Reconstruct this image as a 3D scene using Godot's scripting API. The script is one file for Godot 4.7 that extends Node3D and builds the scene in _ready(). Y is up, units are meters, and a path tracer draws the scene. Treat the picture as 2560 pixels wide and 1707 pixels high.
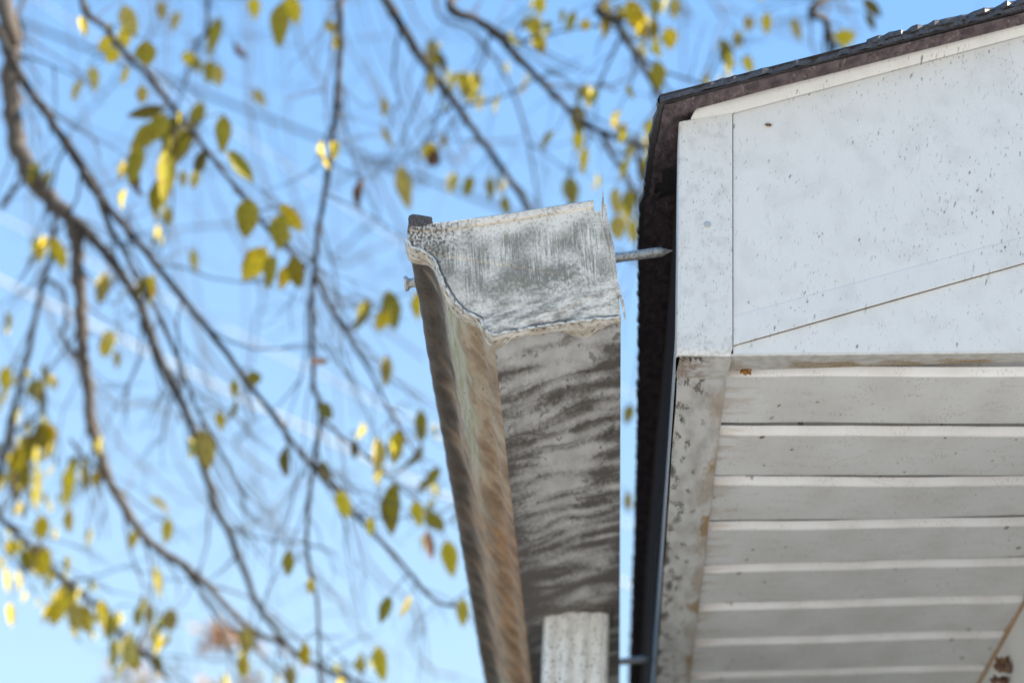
extends Node3D
# A pulled-loose gutter beside the corner of a white eave, with an autumn tree behind.

const LIMBS := [
	[[-3.100,3.700,-2.700,0.0600], [-1.900,4.500,-2.300,0.0400], [-1.250,4.300,-1.900,0.0300], [-1.047,3.666,-1.660,0.0158], [-1.028,3.592,-1.674,0.0153], [-1.023,3.519,-1.687,0.0148], [-1.010,3.447,-1.701,0.0143], [-0.990,3.393,-1.710,0.0139], [-0.953,3.346,-1.717,0.0135], [-0.912,3.310,-1.721,0.0132]],
	[[-0.912,3.310,-1.721,0.0091], [-0.882,3.286,-1.725,0.0089], [-0.841,3.245,-1.733,0.0085], [-0.810,3.204,-1.741,0.0081], [-0.787,3.171,-1.748,0.0078], [-0.766,3.119,-1.760,0.0075], [-0.739,3.065,-1.772,0.0070], [-0.702,3.003,-1.785,0.0066], [-0.674,2.930,-1.800,0.0060], [-0.651,2.869,-1.813,0.0056], [-0.624,2.820,-1.823,0.0052], [-0.597,2.764,-1.835,0.0048], [-0.575,2.719,-1.844,0.0044], [-0.538,2.675,-1.852,0.0040], [-0.513,2.653,-1.855,0.0038], [-0.485,2.639,-1.856,0.0036], [-0.442,2.623,-1.854,0.0033], [-0.399,2.606,-1.853,0.0030]],
	[[-0.905,3.307,-1.723,0.0113], [-0.896,3.262,-1.738,0.0109], [-0.890,3.214,-1.753,0.0104], [-0.883,3.156,-1.771,0.0098], [-0.876,3.099,-1.789,0.0092], [-0.867,3.050,-1.805,0.0087], [-0.859,3.000,-1.821,0.0082], [-0.844,2.956,-1.835,0.0078], [-0.824,2.915,-1.848,0.0073], [-0.794,2.871,-1.863,0.0068], [-0.760,2.830,-1.876,0.0063], [-0.711,2.802,-1.884,0.0057], [-0.670,2.772,-1.892,0.0053], [-0.629,2.733,-1.905,0.0047], [-0.588,2.704,-1.913,0.0042], [-0.548,2.688,-1.917,0.0038]],
	[[-1.500,4.400,-2.050,0.0140], [-1.250,4.000,-1.750,0.0100], [-1.000,3.500,-1.350,0.0070], [-0.906,3.346,-1.265,0.0058], [-0.861,3.273,-1.283,0.0059], [-0.838,3.246,-1.289,0.0060], [-0.811,3.210,-1.298,0.0061], [-0.787,3.174,-1.306,0.0062], [-0.757,3.132,-1.316,0.0063]],
	[[-0.757,3.132,-1.316,0.0044], [-0.736,3.088,-1.326,0.0041], [-0.713,3.053,-1.334,0.0038], [-0.691,3.012,-1.343,0.0035], [-0.660,2.968,-1.352,0.0032], [-0.628,2.904,-1.366,0.0027], [-0.604,2.850,-1.378,0.0023], [-0.577,2.807,-1.387,0.0020], [-0.550,2.760,-1.397,0.0017], [-0.530,2.731,-1.403,0.0015]],
	[[-0.757,3.132,-1.316,0.0050], [-0.703,3.073,-1.324,0.0047], [-0.647,3.009,-1.333,0.0044], [-0.601,2.956,-1.340,0.0041], [-0.556,2.904,-1.347,0.0038], [-0.522,2.860,-1.353,0.0036], [-0.496,2.832,-1.356,0.0034], [-0.471,2.799,-1.361,0.0033], [-0.441,2.765,-1.365,0.0031], [-0.413,2.738,-1.367,0.0029], [-0.391,2.712,-1.370,0.0028], [-0.353,2.675,-1.373,0.0026], [-0.317,2.640,-1.376,0.0024], [-0.286,2.604,-1.380,0.0022], [-0.263,2.588,-1.380,0.0021], [-0.244,2.584,-1.377,0.0020]],
	[[-1.100,5.100,-2.400,0.0130], [-1.000,4.600,-2.000,0.0090], [-0.850,3.700,-1.500,0.0050], [-0.770,3.342,-1.164,0.0043], [-0.735,3.302,-1.168,0.0041], [-0.699,3.260,-1.172,0.0038], [-0.667,3.229,-1.173,0.0036], [-0.632,3.186,-1.177,0.0033], [-0.600,3.147,-1.180,0.0031], [-0.569,3.109,-1.183,0.0029], [-0.532,3.062,-1.187,0.0026], [-0.494,3.015,-1.190,0.0023], [-0.466,2.988,-1.191,0.0022], [-0.441,2.965,-1.191,0.0020]],
	[[-0.450,5.200,-2.400,0.0130], [-0.500,4.500,-2.100,0.0090], [-0.470,3.700,-1.600,0.0050], [-0.438,3.412,-1.263,0.0045], [-0.437,3.361,-1.274,0.0043], [-0.437,3.311,-1.286,0.0042], [-0.439,3.260,-1.297,0.0041], [-0.441,3.210,-1.309,0.0039], [-0.448,3.143,-1.323,0.0038], [-0.453,3.099,-1.333,0.0036], [-0.456,3.037,-1.346,0.0035], [-0.458,3.003,-1.354,0.0034], [-0.455,2.956,-1.364,0.0033], [-0.450,2.887,-1.379,0.0031], [-0.440,2.858,-1.386,0.0030], [-0.438,2.827,-1.392,0.0029], [-0.443,2.787,-1.401,0.0028], [-0.447,2.743,-1.410,0.0027], [-0.448,2.693,-1.420,0.0026], [-0.442,2.647,-1.430,0.0024], [-0.431,2.611,-1.438,0.0023], [-0.425,2.557,-1.449,0.0022], [-0.420,2.496,-1.462,0.0020]],
	[[-0.460,3.043,-1.375,0.0031], [-0.434,2.996,-1.388,0.0028], [-0.413,2.967,-1.395,0.0026], [-0.376,2.913,-1.409,0.0022], [-0.350,2.867,-1.421,0.0019], [-0.330,2.835,-1.430,0.0017], [-0.307,2.804,-1.438,0.0015]],
	[[-0.600,5.200,-2.400,0.0140], [-0.600,4.600,-2.200,0.0100], [-0.500,3.900,-1.800,0.0070], [-0.411,3.581,-1.517,0.0074], [-0.387,3.542,-1.525,0.0070], [-0.359,3.497,-1.535,0.0066], [-0.331,3.460,-1.542,0.0062], [-0.303,3.424,-1.548,0.0058], [-0.270,3.380,-1.557,0.0053], [-0.238,3.337,-1.565,0.0049], [-0.208,3.295,-1.573,0.0045], [-0.179,3.256,-1.580,0.0041], [-0.161,3.220,-1.587,0.0037]],
	[[-0.200,5.250,-2.400,0.0140], [-0.350,4.600,-2.200,0.0110], [-0.250,3.900,-1.800,0.0080], [-0.305,3.529,-1.437,0.0072], [-0.265,3.498,-1.440,0.0066], [-0.239,3.478,-1.442,0.0063], [-0.210,3.446,-1.446,0.0058], [-0.166,3.400,-1.452,0.0051], [-0.133,3.365,-1.457,0.0046], [-0.099,3.335,-1.459,0.0041], [-0.068,3.319,-1.459,0.0037], [-0.031,3.304,-1.456,0.0033], [-0.000,3.287,-1.456,0.0029]],
	[[-0.080,3.337,-1.483,0.0040], [-0.060,3.291,-1.477,0.0034], [-0.038,3.251,-1.469,0.0029], [-0.025,3.216,-1.464,0.0025], [-0.018,3.162,-1.457,0.0019]],
	[[0.300,5.300,-2.350,0.0130], [0.150,4.600,-2.100,0.0100], [0.100,3.900,-1.700,0.0070], [-0.077,3.483,-1.362,0.0056], [-0.064,3.456,-1.361,0.0053], [-0.046,3.416,-1.360,0.0048], [-0.029,3.386,-1.358,0.0045], [-0.012,3.352,-1.357,0.0041], [0.007,3.314,-1.355,0.0036], [0.025,3.276,-1.353,0.0032]],
	[[-0.027,3.382,-1.356,0.0022], [0.012,3.367,-1.365,0.0019], [0.064,3.353,-1.375,0.0015], [0.087,3.339,-1.382,0.0012]],
	[[0.800,5.350,-2.300,0.0120], [0.600,4.600,-2.100,0.0100], [0.500,3.900,-1.700,0.0070], [0.232,3.496,-1.375,0.0060], [0.238,3.470,-1.387,0.0056], [0.245,3.441,-1.400,0.0053], [0.250,3.414,-1.413,0.0049]],
	[[-0.500,5.200,-2.400,0.0080], [-0.400,4.500,-2.400,0.0060], [-0.392,3.917,-2.025,0.0033], [-0.325,3.852,-2.019,0.0030], [-0.269,3.773,-2.016,0.0027], [-0.235,3.696,-2.016,0.0025], [-0.215,3.624,-2.016,0.0023], [-0.199,3.544,-2.017,0.0021], [-0.189,3.480,-2.017,0.0019]],
	[[-0.215,3.618,-2.007,0.0019], [-0.185,3.594,-1.999,0.0016], [-0.144,3.549,-1.988,0.0011]],
	[[-0.052,3.423,-1.358,0.0022], [-0.066,3.431,-1.427,0.0020], [-0.084,3.438,-1.510,0.0017], [-0.103,3.443,-1.599,0.0013]],
	[[-0.160,3.408,-1.468,0.0020], [-0.125,3.429,-1.512,0.0017], [-0.085,3.461,-1.556,0.0015], [-0.061,3.469,-1.590,0.0013]],
	[[-0.900,5.100,-2.400,0.0080], [-0.900,4.300,-2.000,0.0050], [-0.721,3.680,-1.674,0.0029], [-0.740,3.608,-1.706,0.0024], [-0.756,3.554,-1.729,0.0020], [-0.767,3.522,-1.743,0.0018]],
	[[-1.300,5.000,-2.450,0.0090], [-1.150,4.400,-2.200,0.0060], [-1.074,3.777,-1.828,0.0039], [-1.061,3.714,-1.805,0.0035], [-1.048,3.647,-1.779,0.0030]],
	[[-0.936,3.329,-1.733,0.0040], [-0.946,3.265,-1.776,0.0042], [-0.961,3.227,-1.801,0.0044], [-0.981,3.154,-1.849,0.0047], [-0.999,3.095,-1.888,0.0049], [-1.022,3.026,-1.933,0.0052], [-1.035,2.983,-1.961,0.0054], [-1.056,2.929,-1.996,0.0056]],
	[[-0.962,3.238,-1.806,0.0033], [-0.943,3.233,-1.802,0.0032], [-0.925,3.216,-1.801,0.0032], [-0.916,3.172,-1.804,0.0031], [-0.917,3.141,-1.805,0.0030], [-0.890,3.106,-1.805,0.0029], [-0.875,3.081,-1.806,0.0028]],
	[[-1.180,2.850,-1.750,0.0060], [-1.150,2.750,-1.700,0.0060], [-1.046,2.900,-1.900,0.0054], [-1.004,2.871,-1.903,0.0051], [-0.960,2.836,-1.907,0.0047], [-0.916,2.797,-1.912,0.0042], [-0.872,2.762,-1.916,0.0038], [-0.829,2.732,-1.919,0.0035], [-0.794,2.694,-1.925,0.0031], [-0.760,2.671,-1.926,0.0028], [-0.722,2.633,-1.931,0.0024]],
	[[-0.915,3.011,-1.912,0.0025], [-0.877,2.967,-1.878,0.0027], [-0.846,2.939,-1.850,0.0028]],
	[[-1.029,3.024,-1.955,0.0029], [-1.001,3.048,-1.945,0.0025], [-0.969,3.073,-1.936,0.0021], [-0.977,3.108,-1.920,0.0017], [-0.996,3.124,-1.911,0.0014]],
	[[-1.026,3.033,-1.951,0.0029], [-1.005,2.979,-1.946,0.0028], [-1.002,2.923,-1.940,0.0026], [-1.020,2.886,-1.930,0.0025]],
	[[-0.711,2.796,-1.857,0.0028], [-0.667,2.752,-1.912,0.0025], [-0.622,2.712,-1.964,0.0022], [-0.576,2.682,-2.007,0.0019], [-0.541,2.654,-2.043,0.0017]],
	[[-1.076,3.408,-1.887,0.0030], [-1.036,3.399,-1.813,0.0033], [-1.000,3.389,-1.753,0.0035], [-0.971,3.379,-1.708,0.0036]],
	[[-0.438,2.756,-1.342,0.0023], [-0.420,2.752,-1.345,0.0022], [-0.400,2.726,-1.358,0.0019], [-0.394,2.713,-1.364,0.0017]],
	[[-0.435,2.833,-1.362,0.0024], [-0.410,2.817,-1.391,0.0022], [-0.390,2.808,-1.410,0.0020], [-0.366,2.796,-1.436,0.0018], [-0.340,2.779,-1.465,0.0016], [-0.315,2.767,-1.490,0.0014], [-0.292,2.749,-1.519,0.0012]],
	[[-0.029,3.308,-1.466,0.0026], [-0.023,3.275,-1.477,0.0023], [-0.016,3.231,-1.491,0.0019], [-0.026,3.164,-1.511,0.0013]],
]
const TWIGS := [
	[6, -0.748,3.317,-1.167, -0.803,3.542,-1.479],
	[6, -0.731,3.297,-1.168, -0.696,3.267,-1.111],
	[6, -0.708,3.271,-1.171, -0.651,3.219,-1.067],
	[6, -0.722,3.286,-1.169, -0.718,3.272,-1.168],
	[6, -0.735,3.302,-1.168, -0.714,3.260,-1.123],
	[6, -0.770,3.342,-1.164, -0.770,3.347,-1.176],
	[19, -0.721,3.680,-1.674, -0.880,3.887,-1.987],
	[19, -0.724,3.671,-1.678, -0.823,3.810,-1.904],
	[19, -0.737,3.617,-1.702, -0.728,3.545,-1.612],
	[19, -0.737,3.617,-1.702, -0.762,3.652,-1.794],
	[19, -0.737,3.617,-1.702, -0.714,3.593,-1.713],
	[19, -0.740,3.608,-1.706, -0.688,3.548,-1.654],
	[19, -0.721,3.680,-1.674, -0.695,3.640,-1.659],
	[19, -0.721,3.680,-1.674, -0.633,3.642,-1.605],
	[7, -0.438,3.412,-1.263, -0.523,3.406,-1.263],
	[7, -0.438,3.412,-1.263, -0.522,3.445,-1.306],
	[7, -0.438,3.393,-1.267, -0.461,3.381,-1.273],
	[7, -0.437,3.374,-1.271, -0.445,3.376,-1.296],
	[6, -0.722,3.286,-1.169, -0.825,3.412,-1.444],
	[6, -0.675,3.237,-1.173, -0.672,3.208,-1.155],
	[6, -0.717,3.281,-1.170, -0.853,3.428,-1.508],
	[6, -0.645,3.202,-1.176, -0.627,3.147,-1.110],
	[19, -0.756,3.554,-1.729, -0.720,3.520,-1.721],
	[6, -0.604,3.152,-1.180, -0.551,3.140,-1.113],
	[6, -0.581,3.123,-1.182, -0.574,3.171,-1.259],
	[6, -0.593,3.138,-1.181, -0.603,3.170,-1.257],
	[6, -0.581,3.123,-1.182, -0.598,3.110,-1.205],
	[6, -0.637,3.191,-1.177, -0.677,3.220,-1.274],
	[6, -0.632,3.186,-1.177, -0.695,3.187,-1.274],
	[6, -0.641,3.196,-1.176, -0.639,3.166,-1.157],
	[19, -0.765,3.526,-1.741, -0.746,3.454,-1.653],
	[6, -0.616,3.166,-1.179, -0.611,3.165,-1.192],
	[6, -0.612,3.162,-1.179, -0.614,3.077,-1.092],
	[6, -0.596,3.142,-1.181, -0.623,3.052,-1.121],
	[5, -0.723,3.095,-1.321, -0.748,3.272,-1.605],
	[5, -0.710,3.080,-1.323, -0.724,3.256,-1.586],
	[6, -0.589,3.133,-1.181, -0.679,3.255,-1.467],
	[3, -0.761,3.138,-1.315, -0.736,3.204,-1.394],
	[19, -0.744,3.594,-1.711, -0.684,3.673,-1.934],
	[19, -0.731,3.644,-1.690, -0.661,3.576,-1.629],
	[6, -0.537,3.068,-1.186, -0.503,3.007,-1.088],
	[6, -0.513,3.038,-1.188, -0.483,3.053,-1.187],
	[6, -0.508,3.033,-1.189, -0.470,3.004,-1.125],
	[6, -0.490,3.011,-1.190, -0.490,2.979,-1.164],
	[6, -0.480,3.001,-1.190, -0.480,2.968,-1.163],
	[6, -0.466,2.988,-1.191, -0.458,2.977,-1.181],
	[6, -0.463,2.985,-1.191, -0.466,2.973,-1.202],
	[7, -0.441,3.210,-1.309, -0.388,3.368,-1.646],
	[7, -0.438,3.298,-1.289, -0.412,3.451,-1.583],
	[7, -0.444,3.185,-1.314, -0.395,3.160,-1.310],
	[7, -0.440,3.254,-1.299, -0.409,3.387,-1.559],
	[21, -0.940,3.305,-1.749, -0.976,3.312,-1.801],
	[21, -0.940,3.305,-1.749, -0.934,3.271,-1.721],
	[5, -0.668,3.033,-1.330, -0.669,3.163,-1.537],
	[1, -0.837,3.240,-1.734, -0.865,3.259,-1.813],
	[2, -0.881,3.142,-1.776, -0.845,3.129,-1.778],
	[1, -0.771,3.132,-1.757, -0.891,3.226,-2.041],
	[5, -0.543,2.887,-1.349, -0.531,2.902,-1.377],
	[5, -0.548,2.893,-1.348, -0.532,2.838,-1.259],
	[5, -0.535,2.876,-1.351, -0.562,2.882,-1.430],
	[4, -0.601,2.844,-1.379, -0.592,2.883,-1.471],
	[4, -0.594,2.834,-1.382, -0.596,2.824,-1.392],
	[7, -0.453,2.930,-1.370, -0.427,2.876,-1.272],
	[7, -0.445,2.872,-1.382, -0.430,2.840,-1.332],
	[8, -0.390,2.933,-1.404, -0.385,3.038,-1.620],
	[8, -0.437,3.001,-1.386, -0.390,3.034,-1.421],
	[8, -0.437,3.001,-1.386, -0.371,3.072,-1.473],
	[8, -0.418,2.974,-1.393, -0.361,3.018,-1.418],
	[8, -0.415,2.970,-1.394, -0.319,3.031,-1.392],
	[30, -0.403,2.814,-1.398, -0.406,2.857,-1.500],
	[8, -0.345,2.859,-1.424, -0.363,2.820,-1.398],
	[8, -0.342,2.855,-1.425, -0.340,2.858,-1.457],
	[8, -0.347,2.863,-1.422, -0.318,2.905,-1.501],
	[8, -0.324,2.827,-1.432, -0.312,2.850,-1.493],
	[8, -0.310,2.808,-1.437, -0.283,2.804,-1.460],
	[30, -0.350,2.786,-1.454, -0.330,2.746,-1.366],
	[7, -0.441,2.802,-1.398, -0.445,2.816,-1.476],
	[5, -0.474,2.803,-1.360, -0.482,2.812,-1.414],
	[30, -0.321,2.770,-1.484, -0.309,2.736,-1.411],
	[30, -0.306,2.760,-1.501, -0.297,2.730,-1.440],
	[30, -0.297,2.754,-1.512, -0.300,2.726,-1.492],
	[30, -0.295,2.751,-1.515, -0.277,2.738,-1.564],
	[7, -0.446,2.682,-1.422, -0.458,2.641,-1.344],
	[29, -0.407,2.736,-1.353, -0.398,2.718,-1.329],
	[5, -0.377,2.698,-1.371, -0.352,2.675,-1.308],
	[5, -0.306,2.626,-1.378, -0.329,2.596,-1.379],
	[5, -0.298,2.617,-1.379, -0.305,2.606,-1.404],
	[5, -0.246,2.584,-1.377, -0.241,2.614,-1.434],
	[1, -0.421,2.614,-1.854, -0.384,2.640,-1.747],
	[7, -0.442,2.647,-1.430, -0.433,2.618,-1.383],
	[2, -0.742,2.820,-1.879, -0.756,2.806,-1.916],
	[2, -0.786,2.861,-1.866, -0.803,2.878,-1.958],
	[2, -0.777,2.851,-1.869, -0.712,2.835,-1.774],
	[2, -0.805,2.887,-1.857, -0.860,3.041,-2.255],
	[24, -0.896,2.989,-1.895, -0.875,2.933,-1.807],
	[24, -0.891,2.984,-1.891, -0.868,2.945,-1.828],
	[2, -0.842,2.950,-1.837, -0.862,2.955,-1.899],
	[24, -0.857,2.950,-1.860, -0.874,2.862,-1.816],
	[25, -0.973,3.070,-1.937, -0.988,3.075,-1.992],
	[25, -0.969,3.073,-1.936, -0.983,3.084,-2.021],
	[25, -0.994,3.122,-1.912, -1.002,3.126,-1.947],
	[25, -0.997,3.051,-1.944, -1.011,3.058,-2.008],
	[25, -1.012,3.039,-1.949, -0.999,3.008,-1.932],
	[26, -1.007,2.986,-1.946, -0.997,3.011,-2.026],
	[26, -1.015,3.006,-1.948, -1.001,3.000,-1.965],
	[26, -1.007,2.986,-1.946, -1.028,2.997,-2.027],
	[21, -0.990,3.125,-1.868, -0.997,3.083,-1.791],
	[26, -1.002,2.923,-1.940, -0.932,2.870,-1.875],
	[23, -0.988,2.858,-1.905, -1.013,2.876,-2.006],
	[23, -0.960,2.836,-1.907, -0.976,2.873,-2.019],
	[23, -0.966,2.840,-1.907, -0.969,2.833,-1.930],
	[23, -0.949,2.826,-1.909, -0.908,2.806,-1.838],
	[23, -0.899,2.784,-1.914, -0.907,2.796,-1.979],
	[23, -0.888,2.775,-1.915, -0.866,2.725,-1.816],
	[23, -0.877,2.767,-1.916, -0.890,2.768,-1.973],
	[23, -0.867,2.759,-1.917, -0.891,2.781,-2.036],
	[23, -0.850,2.747,-1.918, -0.821,2.733,-1.859],
	[23, -0.834,2.736,-1.919, -0.802,2.708,-1.834],
	[23, -0.803,2.703,-1.923, -0.766,2.673,-1.840],
	[23, -0.786,2.688,-1.925, -0.780,2.680,-1.925],
	[23, -0.820,2.722,-1.920, -0.763,2.723,-1.862],
	[27, -0.706,2.791,-1.864, -0.829,2.844,-2.222],
	[27, -0.689,2.774,-1.885, -0.790,2.832,-2.210],
	[23, -0.933,2.812,-1.910, -0.960,2.725,-1.864],
	[23, -0.966,2.840,-1.907, -1.026,2.835,-2.032],
	[23, -0.955,2.831,-1.908, -1.005,2.830,-2.030],
	[23, -0.760,2.671,-1.926, -0.745,2.670,-1.927],
	[2, -0.608,2.719,-1.909, -0.597,2.700,-1.869],
	[27, -0.616,2.708,-1.969, -0.607,2.671,-1.917],
	[1, -0.519,2.659,-1.854, -0.534,2.659,-1.922],
	[7, -0.427,2.570,-1.446, -0.451,2.570,-1.500],
	[1, -0.437,2.621,-1.854, -0.427,2.665,-1.897],
	[15, -0.304,3.823,-2.018, -0.343,3.811,-2.088],
	[15, -0.297,3.813,-2.017, -0.328,3.785,-2.054],
	[15, -0.290,3.803,-2.017, -0.304,3.730,-1.958],
	[15, -0.367,3.893,-2.023, -0.404,3.909,-2.136],
	[9, -0.348,3.483,-1.537, -0.333,3.446,-1.497],
	[9, -0.359,3.497,-1.535, -0.334,3.520,-1.563],
	[9, -0.291,3.407,-1.552, -0.334,3.355,-1.550],
	[9, -0.282,3.396,-1.554, -0.336,3.326,-1.539],
	[9, -0.291,3.407,-1.552, -0.317,3.382,-1.575],
	[9, -0.258,3.364,-1.560, -0.330,3.516,-1.932],
	[9, -0.246,3.348,-1.563, -0.272,3.310,-1.570],
	[9, -0.235,3.332,-1.566, -0.246,3.315,-1.579],
	[9, -0.212,3.300,-1.572, -0.224,3.290,-1.592],
	[16, -0.149,3.555,-1.989, -0.139,3.493,-1.897],
	[18, -0.120,3.433,-1.517, -0.118,3.416,-1.538],
	[10, -0.111,3.346,-1.458, -0.111,3.295,-1.408],
	[10, -0.095,3.333,-1.459, -0.099,3.271,-1.408],
	[10, -0.128,3.361,-1.457, -0.147,3.355,-1.513],
	[10, -0.239,3.478,-1.442, -0.173,3.526,-1.415],
	[10, -0.239,3.478,-1.442, -0.218,3.715,-1.767],
	[10, -0.231,3.470,-1.443, -0.180,3.508,-1.444],
	[10, -0.213,3.450,-1.446, -0.169,3.457,-1.413],
	[12, -0.077,3.483,-1.362, -0.120,3.468,-1.367],
	[12, -0.077,3.483,-1.362, -0.104,3.442,-1.348],
	[12, -0.077,3.483,-1.362, -0.074,3.474,-1.352],
	[12, -0.075,3.479,-1.362, -0.045,3.469,-1.339],
	[12, -0.057,3.441,-1.361, -0.007,3.460,-1.370],
	[12, -0.042,3.408,-1.360, 0.015,3.443,-1.369],
	[12, -0.068,3.466,-1.361, -0.006,3.458,-1.314],
	[12, -0.064,3.456,-1.361, 0.029,3.749,-1.750],
	[13, -0.007,3.375,-1.360, -0.001,3.365,-1.332],
	[14, 0.233,3.492,-1.376, 0.221,3.717,-1.761],
	[14, 0.232,3.496,-1.375, 0.158,3.528,-1.457],
	[14, 0.232,3.496,-1.375, 0.140,3.609,-1.590],
	[13, 0.078,3.344,-1.379, 0.121,3.392,-1.359],
	[13, 0.057,3.354,-1.374, 0.090,3.456,-1.416],
	[13, 0.064,3.353,-1.375, 0.130,3.653,-1.698],
	[14, 0.239,3.466,-1.388, 0.266,3.466,-1.402],
	[14, 0.232,3.496,-1.375, 0.295,3.528,-1.418],
	[14, 0.235,3.483,-1.381, 0.299,3.513,-1.432],
	[12, 0.007,3.314,-1.355, -0.010,3.236,-1.274],
	[10, -0.019,3.297,-1.456, -0.018,3.301,-1.493],
	[11, -0.038,3.251,-1.469, -0.037,3.211,-1.423],
	[11, -0.023,3.202,-1.462, -0.031,3.203,-1.496],
	[10, -0.040,3.308,-1.457, -0.039,3.279,-1.415],
	[11, -0.046,3.266,-1.472, -0.055,3.196,-1.389],
	[11, -0.034,3.242,-1.468, -0.040,3.252,-1.519],
	[11, -0.028,3.224,-1.465, -0.052,3.179,-1.438],
	[31, -0.025,3.172,-1.508, -0.028,3.002,-1.697],
	[30, -0.295,2.751,-1.515, -0.030,2.943,-1.900],
]
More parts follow.
